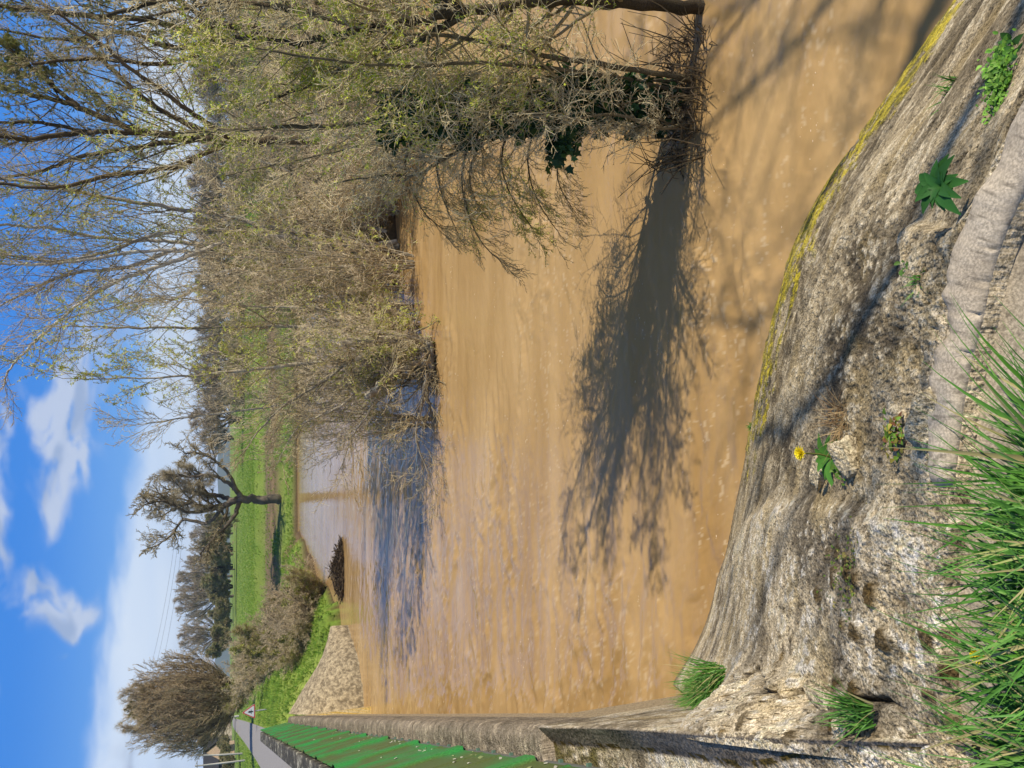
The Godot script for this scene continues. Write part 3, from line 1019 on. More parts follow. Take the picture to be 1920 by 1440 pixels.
# ------------------------------------------------------------------ far bank, houses, road furniture
func far_side() -> void:
	# pebbled slope at the far end of the bridge
	var low := [Vector3(-11.506, 0.000, -26.745), Vector3(-10.713, 0.000, -27.200), Vector3(-10.000, 0.000, -28.154), Vector3(-9.569, 0.000, -30.843)]
	var top := [Vector3(-12.235, 2.348, -29.600), Vector3(-11.703, 1.704, -30.600), Vector3(-11.069, 0.888, -31.600), Vector3(-10.165, 0.098, -32.300)]
	var pos := PackedVector3Array()
	var col := PackedColorArray()
	for j in 90:
		var t := float(j) / 89.0
		for i in 150:
			var s := 3.0 * i / 149.0
			var k := mini(int(s), 2)
			var a: Vector3 = (low[k] as Vector3).lerp(low[k + 1], s - k)
			var b: Vector3 = (top[k] as Vector3).lerp(top[k + 1], s - k)
			var p := b.lerp(a, t * 1.15) + Vector3(0.15, 0.55, 0.2) * sin(PI * minf(t * 1.15, 1.0))
			var n: float = NZ.mid.get_noise_3dv(p * 0.9)
			var n2: float = NZ.small.get_noise_3dv(p * 0.5)
			var c := Color(0.3, 0.265, 0.21).lerp(Color(0.9, 0.82, 0.66), clampf(0.5 + 0.6 * n + 0.9 * n2 - 0.35 * smoothstep(0.6, 1.0, t), 0.0, 1.0))
			pos.append(p + Vector3(0.2, 0.6, 0.3) * (0.03 * n + 0.03 * n2))
			col.append(c)
	tag(part("far_embankment", grid_mesh(150, 90, pos, col), M.concrete), "pale pebbly sloping concrete bank across the river at the far end of the bridge", "embankment")

	# heap of driftwood in the river
	var heap_at := Vector3(-7.716, 0.000, -32.379)
	var heap := thing("driftwood_heap", "dark heap of driftwood and flood litter stranded in the river", "debris", heap_at)
	var t := Tubes.new()
	for i in 900:
		var r := pow(rng.randf(), 0.7)
		var an := rng.randf() * TAU
		var c := Vector3(cos(an) * r * 1.25, 0.5 * (1.0 - r) * rng.randf() + 0.02, sin(an) * r * 0.6)
		var d := Vector3(rn(1.0), rn(0.35), rn(0.6)).normalized() * rng.randf_range(0.1, 0.45)
		var g := rng.randf_range(0.5, 1.5)
		t.tube(PackedVector3Array([c - d, c + Vector3(rn(0.04), rn(0.04), rn(0.04)), c + d]), rng.randf_range(0.006, 0.028), 0.004, 4, Color(0.085, 0.062, 0.038) * g)
	part("sticks", t.mesh(), M.twig, heap, "stuff")
	t = Tubes.new()
	for i in 5:
		var y := rn(0.25)
		t.tube(PackedVector3Array([Vector3(-1.2 + 0.4 * i, 0.05, y), Vector3(-0.8 + 0.4 * i, 0.3, y + rn(0.2)), Vector3(-0.3 + 0.3 * i, 0.42 - 0.08 * i, y * 0.5)]), 0.06, 0.02, 7, Color(0.12, 0.09, 0.06))
	part("branch", t.mesh(), M.bark, heap)

	road_sign()
	houses()
	grass_on_banks()

func road_sign() -> void:
	var at := Vector3(-18.583, 2.472, -46.000)
	var o := thing("road_sign", "triangular white warning sign with red rim and black junction symbol on a grey post", "road sign", at, deg_to_rad(8))
	var t := Tubes.new()
	t.tube(PackedVector3Array([Vector3(0, -0.3, 0), Vector3(0, 1.05, 0)]), 0.032, 0.032, 10, Color(0.5, 0.5, 0.5))
	part("post", t.mesh(), M.paint, o)
	var tri := func(size: float, z: float, thick: float) -> ArrayMesh:
		# rounded triangle, point upwards, its foot at 0.62
		var c := Vector2(0, 0.62 + 0.19)
		var ring := PackedVector2Array()
		for k in 3:
			var a := PI / 2 + TAU * k / 3.0
			for m in 6:
				var b := a - PI / 3 + (m / 5.0) * TAU / 3.0
				ring.append(c + Vector2(cos(a), sin(a)) * (size * 0.56) + Vector2(cos(b), sin(b)) * size * 0.07)
		var st := SurfaceTool.new()
		st.begin(Mesh.PRIMITIVE_TRIANGLES)
		st.set_smooth_group(-1)
		for k in ring.size():
			var p := ring[k]
			var q := ring[(k + 1) % ring.size()]
			for v in [Vector3(c.x, c.y, z), Vector3(q.x, q.y, z), Vector3(p.x, p.y, z), Vector3(c.x, c.y, z - thick), Vector3(p.x, p.y, z - thick), Vector3(q.x, q.y, z - thick), Vector3(p.x, p.y, z), Vector3(q.x, q.y, z), Vector3(q.x, q.y, z - thick), Vector3(p.x, p.y, z), Vector3(q.x, q.y, z - thick), Vector3(p.x, p.y, z - thick)]:
				st.add_vertex(v)
		st.generate_normals()
		return st.commit()
	part("back_plate", tri.call(0.7, 0.05, 0.02), mat(lin(0.45, 0.45, 0.46), 0.5), o)
	part("red_rim", tri.call(0.68, 0.058, 0.007), mat(lin(0.62, 0.10, 0.07), 0.5), o)
	part("white_face", tri.call(0.53, 0.064, 0.005), mat(lin(0.78, 0.78, 0.78), 0.5), o)
	var bk := mat(lin(0.02, 0.02, 0.02), 0.5)
	var st2 := SurfaceTool.new()
	st2.begin(Mesh.PRIMITIVE_TRIANGLES)
	var outline := PackedVector2Array([Vector2(-0.03, 0.68), Vector2(0.03, 0.68), Vector2(0.03, 0.77), Vector2(0.12, 0.77), Vector2(0.12, 0.795), Vector2(0.03, 0.795), Vector2(0.055, 0.87), Vector2(0, 0.97), Vector2(-0.055, 0.87), Vector2(-0.03, 0.795), Vector2(-0.12, 0.795), Vector2(-0.12, 0.77), Vector2(-0.03, 0.77)])
	var tr := Geometry2D.triangulate_polygon(outline)
	for z in [0.071]:
		for k in range(0, tr.size(), 3):
			for m in [tr[k], tr[k + 2], tr[k + 1]]:
				st2.set_normal(Vector3.BACK)
				st2.add_vertex(Vector3(outline[m].x, outline[m].y, z))
	part("symbol", st2.commit(), bk, o)

func house(label: String, at: Vector3, turn: float, w: float, d: float, h: float, rh: float, wall: Color, roof: Color, chimneys: int) -> void:
	var o := thing("house", label, "house", at, turn, "")
	var t := Tubes.new()
	# walls with gable ends (ridge along x)
	var st := SurfaceTool.new()
	st.begin(Mesh.PRIMITIVE_TRIANGLES)
	st.set_smooth_group(-1)
	var hx := w / 2
	var hz := d / 2
	var A := [Vector3(-hx, -1, hz), Vector3(hx, -1, hz), Vector3(hx, h, hz), Vector3(-hx, h, hz)]
	var Bk := [Vector3(hx, -1, -hz), Vector3(-hx, -1, -hz), Vector3(-hx, h, -hz), Vector3(hx, h, -hz)]
	for f in [A, Bk]:
		for k in [0, 2, 1, 0, 3, 2]: st.add_vertex(f[k])
	for s in [-1.0, 1.0]:
		var g := [Vector3(s * hx, -1, hz * s), Vector3(s * hx, -1, -hz * s), Vector3(s * hx, h, -hz * s), Vector3(s * hx, h + rh, 0), Vector3(s * hx, h, hz * s)]
		for k in [0, 2, 1, 0, 3, 2, 0, 4, 3]: st.add_vertex(g[k])
	st.generate_normals()
	part("wall", st.commit(), mat(wall, 0.9, M.grain, 4.0), o)
	var rf := Tubes.new()
	for s in [-1.0, 1.0]:
		var slope := atan2(rh, hz)
		var len := sqrt(rh * rh + hz * hz) + 0.5
		var xf := Transform3D(Basis(Vector3.RIGHT, s * slope), Vector3(0, h + rh + 0.1, 0))
		rf.box(Vector3(-hx - 0.35, -0.06, 0.0 if s > 0 else -len), Vector3(hx + 0.35, 0.1, len if s > 0 else 0.0), Color.WHITE, xf)
	var roofpart := part("roof", rf.mesh(), mat(roof, 0.85, M.grain, 1.3), o)
	for i in chimneys:
		t = Tubes.new()
		var x := lerpf(-hx * 0.8, hx * 0.8, 0.0 if chimneys == 1 else float(i) / (chimneys - 1))
		t.box(Vector3(x - 0.35, h + rh - 0.7, -0.35), Vector3(x + 0.35, h + rh + 1.0, 0.35), Color(0.3, 0.16, 0.1))
		part("chimney", t.mesh(), M.paint, roofpart)
	for i in 3:
		var x := lerpf(-hx * 0.65, hx * 0.65, i / 2.0)
		t = Tubes.new()
		if i == 1:
			t.box(Vector3(x - 0.5, -0.9, hz), Vector3(x + 0.5, 1.2, hz + 0.05), Color(0.16, 0.08, 0.05))
			part("door", t.mesh(), M.paint, o)
		else:
			t.box(Vector3(x - 0.6, 0.3, hz), Vector3(x + 0.6, 1.7, hz + 0.06), Color(0.7, 0.68, 0.65))
			var fr := part("window", t.mesh(), M.paint, o)
			t = Tubes.new()
			t.box(Vector3(x - 0.5, 0.4, hz + 0.06), Vector3(x + 0.5, 1.6, hz + 0.075), Color(0.03, 0.035, 0.045))
			part("pane", t.mesh(), mat(lin(0.03, 0.035, 0.045), 0.15), fr)

func houses() -> void:
	house("cottage with brown tiled roof and gable beside the end of the road", Vector3(-75.138, 5.121, -180.000), deg_to_rad(40), 6.0, 6.5, 1.6, 2.6, lin(0.5, 0.4, 0.3), lin(0.27, 0.16, 0.105), 0)
	house("small house with orange brown gable roof behind the brown cottage", Vector3(-84.805, 5.932, -200.000), deg_to_rad(75), 7.0, 5.5, 2.2, 2.4, lin(0.55, 0.4, 0.28), lin(0.3, 0.14, 0.08), 1)
	house("pale house with long grey slate roof at the left edge", Vector3(-67.597, 5.001, -150.000), deg_to_rad(8), 7.5, 6.0, 1.7, 2.0, lin(0.6, 0.52, 0.4), lin(0.075, 0.075, 0.08), 2)
	house("pale house with dark slate roof and shutters partly outside the picture", Vector3(-65.520, 4.618, -140.000), deg_to_rad(-4), 6.0, 6.0, 1.6, 2.2, lin(0.6, 0.45, 0.32), lin(0.08, 0.08, 0.085), 1)
	# utility posts by the left verge
	var posts := [[Vector3(-43.149, 3.499, -95.000), 4.4, "pale leaning utility pole in front of the slate roofed house", 0.13], [Vector3(-41.681, 3.324, -90.000), 4.6, "pale utility pole nearest the left edge of the picture", 0.05], [Vector3(-73.787, 6.116, -170.000), 3.6, "white pole between the brown cottage and the slate roofed house", 0.03], [Vector3(-67.213, 5.549, -150.000), 5.6, "tall thin brown pole rising above the slate roof", 0.02]]
	for p in posts:
		var o := thing("utility_pole", p[2], "pole", p[0])
		var t := Tubes.new()
		t.tube(PackedVector3Array([Vector3(0, -0.5, 0), Vector3(p[1] * p[3] * 0.5, p[1] * 0.5, 0), Vector3(p[1] * p[3], p[1], 0)]), 0.1, 0.075, 8, Color(0.55, 0.53, 0.49))
		part("shaft", t.mesh(), M.paint, o)
		t = Tubes.new()
		t.box(Vector3(p[1] * p[3] - 0.5, p[1] - 0.25, -0.05), Vector3(p[1] * p[3] + 0.5, p[1] - 0.17, 0.05), Color(0.45, 0.43, 0.4))
		part("crossarm", t.mesh(), M.paint, o)
	# marker posts and the white rail by the road
	for k in 4:
		var q := Vector3(-61.260, 4.267, -150.000)
		var o := thing("white_marker_post", ["short white post at the right road edge, farthest of four", "short white post at the right road edge, third from the camera", "short white post at the right road edge, second from the camera", "short white post at the right road edge, nearest of four"][k], "post", (Vector3(-48.952, 4.146, -120.000)).lerp(Vector3(-32.604, 3.739, -80.000), k / 3.0), 0.0, "white posts along the road")
		var t := Tubes.new()
		t.tube(PackedVector3Array([Vector3(0, -0.2, 0), Vector3(0, 0.75, 0), Vector3(0, 0.8, 0)]), 0.09, 0.08, 8, Color(0.75, 0.75, 0.73))
		part("shaft", t.mesh(), M.paint, o)
		t = Tubes.new()
		t.tube(PackedVector3Array([Vector3(0, 0.55, 0), Vector3(0, 0.64, 0)]), 0.096, 0.096, 8, Color(0.5, 0.08, 0.06))
		part("band", t.mesh(), M.paint, o)
	# power line across the field
	var pole_a := thing("power_pole", "dark wooden power pole among the trees left of the oak", "pole", Vector3(-43.136, 4.231, -190.000))
	var t3 := Tubes.new()
	t3.tube(PackedVector3Array([Vector3(0, -1, 0), Vector3(0, 8.6, 0)]), 0.16, 0.12, 8, Color(0.13, 0.11, 0.09))
	part("shaft", t3.mesh(), M.paint, pole_a)
	var ends := [[Vector3(-40.642, 16.723, -190.000), Vector3(-61.471, 20.462, -190.000)], [Vector3(-40.705, 15.946, -190.000), Vector3(-61.592, 19.478, -190.000)], [Vector3(-40.776, 15.055, -190.000), Vector3(-61.741, 18.269, -190.000)]]
	var names := ["uppermost of three thin power wires in the sky above the field", "middle one of three thin power wires in the sky above the field", "lowest of three thin power wires in the sky above the field"]
	for k in 3:
		var a: Vector3 = ends[k][0]
		var b: Vector3 = ends[k][1]
		var pts := PackedVector3Array()
		for i in 25:
			var s := lerpf(-0.6, 1.6, i / 24.0)
			pts.append(a.lerp(b, s) - a + Vector3(0, 0.9 * (s - 0.5) * (s - 0.5) - 0.2, 0))
		var tw := Tubes.new()
		tw.tube(pts, 0.022, 0.022, 5, Color(0.08, 0.08, 0.09))
		var w := part("power_wire", tw.mesh(), M.paint)
		w.position = a
		tag(w, names[k], "wire", "power wires over the field")

func grass_on_banks() -> void:
	var at := PackedVector3Array()
	var up := PackedVector3Array()
	for i in 190000:
		var f := 27.0 * pow(175.0 / 27.0, rng.randf())
		var az := rng.randf_range(-0.52, 0.62)
		var x := f * tan(az)
		var h := land(x, f)
		if h < 0.22: continue
		var off := 0.927 * x + 0.375 * f
		var along := -0.375 * x + 0.927 * f
		if off > -3.6 and off < -0.8 : continue
		if along < 30.5 and off < 0.0: continue
		var n: float = NZ.lump.get_noise_2d(x * 0.5, f * 0.22)
		if f > 58.0 and f < 77.0 and n > -0.35 and rng.randf() < 0.85: continue
		if x > 3.0 and f < 52.0 and rng.randf() < 0.85: continue
		at.append(Vector3(x, h - 0.02, -f))
		up.append(Vector3.UP)
	var tones := [Color(0.2, 0.34, 0.045), Color(0.27, 0.41, 0.06), Color(0.34, 0.43, 0.085), Color(0.15, 0.28, 0.04)]
	var o := scatter("grass", M.grasstuft, M.grass, at, up, Vector2(0.1, 0.26), tones)
	tag(o, "short spring grass on the far banks and the field", "grass")

# ------------------------------------------------------------------ trees
func plant(called: String, label: String, category: String, at: Vector3, limbs: Array, H: Habit, leaf: Array, group := "", into: Node3D = null) -> Node3D:
	# limbs: [points in world, radius at foot, radius at tip]; leaf: [mesh, material, smallest, largest, tones, most, name]
	var o := into if into else thing(called, label, category, at, 0.0, group)
	var T := [Tubes.new(), Tubes.new(), Tubes.new(), Tubes.new()]
	H.buds = PackedVector3Array()
	H.bud_dirs = PackedVector3Array()
	var first := into == null
	for l in limbs:
		T[0] = Tubes.new()
		var pts := PackedVector3Array()
		# the given points, smoothed and roughened
		var given: PackedVector3Array = l[0]
		var m := given.size()
		for i in m - 1:
			for q in 7:
				var w := q / 7.0
				var p := given[i].cubic_interpolate(given[i + 1], given[maxi(i - 1, 0)], given[mini(i + 2, m - 1)], w)
				pts.append(p - at + Vector3(rn(), rn(), rn()) * float(l[1]) * 0.3 * (0.0 if i + q == 0 else 1.0))
		pts.append(given[m - 1] - at)
		stem(T, H, pts, l[1], l[2], 0)
		part("trunk" if first else "limb", T[0].mesh(), M.bark, o)
		first = false
	if not T[1].empty(): part("branches", T[1].mesh(), M.bark, o, "stuff")
	var tw := Tubes.new()
	if not T[2].empty(): part("twigs", T[2].mesh(), M.twig, o, "stuff")
	if not T[3].empty(): part("fine_twigs", T[3].mesh(), M.twig, o, "stuff")
	if leaf.size() > 0:
		scatter(leaf[6], leaf[0], leaf[1], H.buds, H.bud_dirs, Vector2(leaf[2], leaf[3]), leaf[4], o, leaf[5])
	return o

func fan(at: Vector3, n: int, reach: float, height: float, r: float, lean := Vector3.ZERO) -> Array:
	# n stems that rise from one stool
	var out := []
	for i in n:
		var an := TAU * (i + rng.randf()) / n
		var k := sqrt(rng.randf())
		var d := Vector3(cos(an) * reach * k, height * rng.randf_range(0.7, 1.0), sin(an) * reach * k) + lean * rng.randf()
		var foot := at + Vector3(cos(an), 0, sin(an)) * r * 2.5 + Vector3(0, -0.3, 0)
		out.append([PackedVector3Array([foot, foot + d * 0.3 + Vector3(0, height * 0.06, 0), foot + d * 0.65 + Vector3(0, height * 0.05, 0), foot + d]), r * rng.randf_range(0.6, 1.0), r * 0.2])
	return out

func trees() -> void:
	var bud_tones := [Color(0.52, 0.58, 0.06), Color(0.44, 0.53, 0.06), Color(0.62, 0.62, 0.14), Color(0.4, 0.4, 0.08)]
	var grey_tones := [Color(0.37, 0.39, 0.17), Color(0.46, 0.46, 0.22), Color(0.3, 0.32, 0.12)]
	# --- A: flooded willow near the right edge, ivy on its trunk
	var H := Habit.new()
	H.count = [24, 11, 5]
	H.ratio = [0.3, 0.42, 0.5]
	H.angle = [0.75, 0.8, 0.8]
	H.start = [0.2, 0.15, 0.15]
	H.seg = [6, 6, 4, 3]
	H.wig = [0.12, 0.2, 0.3, 0.35]
	H.up = [0.1, 0.1, 0.1, 0.0]
	H.thin = [0.35, 0.55, 0.65]
	H.least = 0.0028
	H.sides = [8, 5, 3, 3]
	H.tone = [Color(0.28, 0.235, 0.14), Color(0.52, 0.44, 0.26), Color(0.68, 0.58, 0.35), Color(0.76, 0.66, 0.4)]
	var base := Vector3(2.884, 0.000, -6.726)
	var limbs := [
		[PackedVector3Array([Vector3(2.890, -0.231, -6.900), Vector3(2.823, 0.531, -6.900), Vector3(2.845, 1.182, -7.000), Vector3(2.730, 1.521, -7.100), Vector3(2.681, 2.204, -7.300), Vector3(2.641, 2.629, -7.400), Vector3(2.523, 3.377, -7.600), Vector3(2.469, 4.161, -7.800), Vector3(2.428, 4.887, -8.100)]), 0.05, 0.012],
		[PackedVector3Array([Vector3(2.942, -0.097, -6.700), Vector3(2.996, 0.703, -6.700), Vector3(2.944, 1.546, -6.600), Vector3(2.854, 2.312, -6.500), Vector3(2.683, 3.006, -6.400), Vector3(2.606, 3.721, -6.300), Vector3(2.629, 4.402, -6.300)]), 0.024, 0.008],
		[PackedVector3Array([Vector3(2.793, -0.164, -6.800), Vector3(2.911, 0.537, -7.000), Vector3(3.056, 1.228, -7.200), Vector3(3.100, 1.851, -7.400), Vector3(3.028, 2.525, -7.600), Vector3(2.843, 3.245, -7.800), Vector3(2.674, 3.942, -8.200)]), 0.026, 0.008],
		[PackedVector3Array([Vector3(2.800, -0.366, -7.100), Vector3(2.773, 0.355, -7.100), Vector3(2.701, 1.094, -7.100), Vector3(2.708, 1.788, -7.100), Vector3(2.646, 2.493, -7.100), Vector3(2.814, 2.998, -7.400), Vector3(2.859, 3.780, -7.600), Vector3(2.843, 4.543, -7.700)]), 0.022, 0.008],
		[PackedVector3Array([Vector3(3.051, 0.033, -6.600), Vector3(3.056, 0.932, -6.600), Vector3(3.061, 1.761, -6.600), Vector3(3.097, 2.479, -6.600), Vector3(3.039, 3.149, -6.600), Vector3(3.104, 3.861, -6.600), Vector3(3.206, 4.523, -6.600)]), 0.028, 0.008],
		[PackedVector3Array([Vector3(2.952, -0.232, -7.000), Vector3(2.812, 0.564, -7.300), Vector3(2.693, 1.401, -7.500), Vector3(2.619, 2.130, -7.800), Vector3(2.571, 2.865, -8.100), Vector3(2.370, 3.714, -8.400), Vector3(2.233, 4.457, -8.800)]), 0.024, 0.008],
		[PackedVector3Array([Vector3(2.692, 1.751, -7.200), Vector3(2.408, 2.059, -7.200), Vector3(2.421, 2.096, -7.400), Vector3(2.286, 2.375, -7.600), Vector3(2.172, 2.572, -7.800), Vector3(2.200, 2.905, -8.100), Vector3(2.146, 3.383, -8.400)]), 0.028, 0.008],
		[PackedVector3Array([Vector3(3.069, -0.164, -6.800), Vector3(3.074, 0.404, -6.800), Vector3(2.898, 1.119, -6.800), Vector3(2.844, 1.880, -7.000), Vector3(2.985, 2.519, -7.200), Vector3(2.922, 3.152, -7.400)]), 0.02, 0.007],
		[PackedVector3Array([Vector3(2.974, -0.231, -6.900), Vector3(2.991, 0.282, -6.900), Vector3(3.090, 0.953, -6.900), Vector3(2.970, 1.713, -7.000), Vector3(2.787, 2.387, -7.100)]), 0.02, 0.007],
		[PackedVector3Array([Vector3(2.657, -0.030, -6.600), Vector3(2.527, 0.401, -6.600), Vector3(2.594, 0.932, -6.600), Vector3(2.491, 1.492, -6.600), Vector3(2.564, 2.178, -6.600)]), 0.022, 0.006],
		[PackedVector3Array([Vector3(2.615, -0.097, -6.700), Vector3(2.615, 0.279, -6.700), Vector3(2.551, 0.643, -6.700), Vector3(2.524, 1.053, -6.700)]), 0.016, 0.006]]
	var A := plant("flooded_willow", "dense flooded willow with many thin stems, ivy trunk and yellow green buds, at right", "tree", base, limbs, H, [M.leafpair, M.leaf, 0.014, 0.036, bud_tones, 10000, "young_leaves"])
	# twigs that weep over the water on its left
	H.count = [24, 9, 4]
	H.ratio = [0.42, 0.42, 0.4]
	H.angle = [0.55, 0.6, 0.7]
	H.up = [-0.2, -0.55, -0.5, -0.2]
	H.tone = [Color(0.18, 0.15, 0.09), Color(0.28, 0.235, 0.13), Color(0.38, 0.32, 0.17), Color(0.46, 0.39, 0.2)]
	H.least = 0.0024
	plant("", "", "", base, [
		[PackedVector3Array([Vector3(2.676, 1.714, -7.300), Vector3(2.383, 1.688, -7.700), Vector3(2.099, 1.420, -8.100), Vector3(1.822, 1.042, -8.400)]), 0.014, 0.004],
		[PackedVector3Array([Vector3(2.635, 2.054, -7.300), Vector3(2.371, 2.072, -7.800), Vector3(2.077, 1.952, -8.200), Vector3(1.693, 1.637, -8.600), Vector3(1.430, 1.231, -8.800)]), 0.016, 0.004],
		[PackedVector3Array([Vector3(2.576, 2.330, -7.300), Vector3(2.372, 2.336, -7.900), Vector3(2.082, 2.170, -8.300), Vector3(1.759, 1.868, -8.700)]), 0.014, 0.004],
		[PackedVector3Array([Vector3(2.621, 1.481, -7.300), Vector3(2.386, 1.344, -7.800), Vector3(2.091, 1.055, -8.200), Vector3(1.804, 0.655, -8.500)]), 0.013, 0.004],
		[PackedVector3Array([Vector3(2.774, 1.123, -7.300), Vector3(2.506, 1.039, -7.700), Vector3(2.243, 0.875, -8.000), Vector3(2.004, 0.582, -8.200)]), 0.012, 0.004],
		[PackedVector3Array([Vector3(2.480, 2.705, -7.300), Vector3(2.282, 2.679, -7.900), Vector3(1.967, 2.389, -8.400), Vector3(1.787, 2.090, -8.600)]), 0.014, 0.004],
		[PackedVector3Array([Vector3(2.672, 1.920, -7.200), Vector3(2.408, 2.059, -7.200), Vector3(2.207, 2.013, -7.800), Vector3(1.960, 1.701, -8.400)]), 0.014, 0.004]], H, [M.leafpair, M.leaf, 0.01, 0.022, bud_tones, 5000, "young_leaves"], "", A)
	H.least = 0.0028
	H.up = [0.1, 0.1, 0.1, 0.0]
	H.angle = [0.75, 0.8, 0.8]
	H.tone = [Color(0.28, 0.235, 0.14), Color(0.52, 0.44, 0.26), Color(0.68, 0.58, 0.35), Color(0.76, 0.66, 0.4)]
	# ivy round its trunk
	var iv := PackedVector3Array()
	var ivd := PackedVector3Array()
	var trunk: PackedVector3Array = limbs[0][0]
	var extra: PackedVector3Array = PackedVector3Array([Vector3(2.807, 1.141, -7.000), Vector3(2.553, 1.258, -7.000), Vector3(2.405, 1.402, -7.000), Vector3(2.402, 1.573, -7.000)])
	for path in [trunk, extra]:
		var last: int = 6 if path == trunk else path.size() - 1
		for i in 4600 if path == trunk else 900:
			var s := rng.randf() * (last - 1) + (0.55 if path == trunk else 0.0)
			var k := mini(int(s), last - 1)
			var p: Vector3 = path[k].lerp(path[k + 1], s - k)
			var an := rng.randf() * TAU
			var thick := 0.07 + 0.2 * rng.randf() * (0.5 + absf(NZ.mid.get_noise_1d(s * 0.5)) * 1.8)
			iv.append(p - base + Vector3(cos(an), rn(0.3), sin(an)) * thick)
			ivd.append(Vector3(cos(an) * 0.6, -0.7, sin(an) * 0.6))
	scatter("ivy_leaves", M.ivyleaf, M.ivy, iv, ivd, Vector2(0.055, 0.11), [Color(0.04, 0.1, 0.03), Color(0.06, 0.14, 0.04), Color(0.03, 0.075, 0.025)], A)
	# drowned brushwood round its foot
	var bt := Tubes.new()
	for i in 190:      # thin rods that stand up round the stool
		var q := Vector3(rn(0.6), -0.15, rn(0.3))
		var up := rng.randf_range(0.25, 1.2) * rng.randf_range(0.6, 1.0)
		var lean := Vector3(q.x * 0.35 + rn(0.12), up, q.z * 0.4 + rn(0.12))
		bt.tube(PackedVector3Array([q, q + lean * 0.3 + Vector3(rn(0.05), 0, rn(0.05)), q + lean * 0.65 + Vector3(rn(0.09), 0, rn(0.09)), q + lean + Vector3(rn(0.2), -0.08 * rng.randf(), rn(0.2))]), rng.randf_range(0.004, 0.011), 0.003, 5, Color(0.17, 0.135, 0.08) * rng.randf_range(0.5, 1.6))
	for i in 150:      # litter caught between them
		var q := Vector3(rn(0.65), rng.randf() * rng.randf() * 0.3, rn(0.36))
		var d := Vector3(rn(0.3), rn(0.08), rn(0.2))
		bt.tube(PackedVector3Array([q, q + d * 0.35 + Vector3(rn(0.05), 0.04, rn(0.05)), q + d * 0.75 + Vector3(rn(0.07), 0.02, rn(0.07)), q + d]), rng.randf_range(0.003, 0.008), 0.002, 4, Color(0.12, 0.09, 0.055) * rng.randf_range(0.5, 1.4))
	part("brushwood", bt.mesh(), M.twig, A, "stuff")

	# leaning trunk at the very edge
	H.count = [24, 10, 5]
	H.ratio = [0.27, 0.4, 0.5]
	H.tone[0] = Color(0.15, 0.12, 0.075)
	var base2 := Vector3(3.790, -0.182, -6.500)
	base2.y = 0.0
	plant("leaning_willow", "dark leaning willow trunk with forked limbs cut by the right edge of the view", "tree", base2, [
		[PackedVector3Array([Vector3(3.785, -0.213, -6.500), Vector3(3.706, 0.221, -6.500), Vector3(3.617, 1.041, -6.500), Vector3(3.483, 1.764, -6.500), Vector3(3.282, 2.445, -6.500), Vector3(3.184, 2.955, -6.700), Vector3(3.110, 3.333, -6.800), Vector3(3.053, 3.821, -7.100), Vector3(3.135, 4.447, -7.300)]), 0.075, 0.02],
		[PackedVector3Array([Vector3(3.282, 2.445, -6.500), Vector3(3.112, 2.772, -6.800), Vector3(3.056, 3.153, -7.100), Vector3(2.860, 3.602, -7.400), Vector3(2.641, 4.164, -7.700)]), 0.04, 0.012],
		[PackedVector3Array([Vector3(3.282, 2.445, -6.500), Vector3(3.540, 2.941, -6.700), Vector3(3.649, 3.656, -6.900), Vector3(3.403, 4.532, -7.100), Vector3(3.123, 5.379, -7.300)]), 0.06, 0.015],
		[PackedVector3Array([Vector3(3.617, 1.041, -6.500), Vector3(3.793, 1.801, -6.500), Vector3(3.884, 2.797, -6.500), Vector3(3.658, 3.699, -6.500), Vector3(3.395, 4.599, -6.500)]), 0.06, 0.015],
		[PackedVector3Array([Vector3(3.047, 3.241, -6.600), Vector3(3.292, 3.829, -7.000), Vector3(3.396, 4.447, -7.300), Vector3(3.308, 5.077, -7.600)]), 0.03, 0.01]], H, [M.leafpair, M.leaf, 0.014, 0.036, bud_tones, 8000, "young_leaves"])

	# --- D: tall trees behind, forked limbs against the sky
	H.count = [26, 12, 4]
	H.ratio = [0.28, 0.42, 0.42]
	H.thin = [0.3, 0.5, 0.6]
	H.up = [0.1, 0.45, 0.3, 0.1]
	H.angle = [0.7, 0.7, 0.7]
	H.least = 0.0045
	H.tone = [Color(0.2, 0.16, 0.1), Color(0.21, 0.17, 0.1), Color(0.42, 0.35, 0.2), Color(0.5, 0.43, 0.24)]
	var based := Vector3(6.791, 0.200, -20.994)
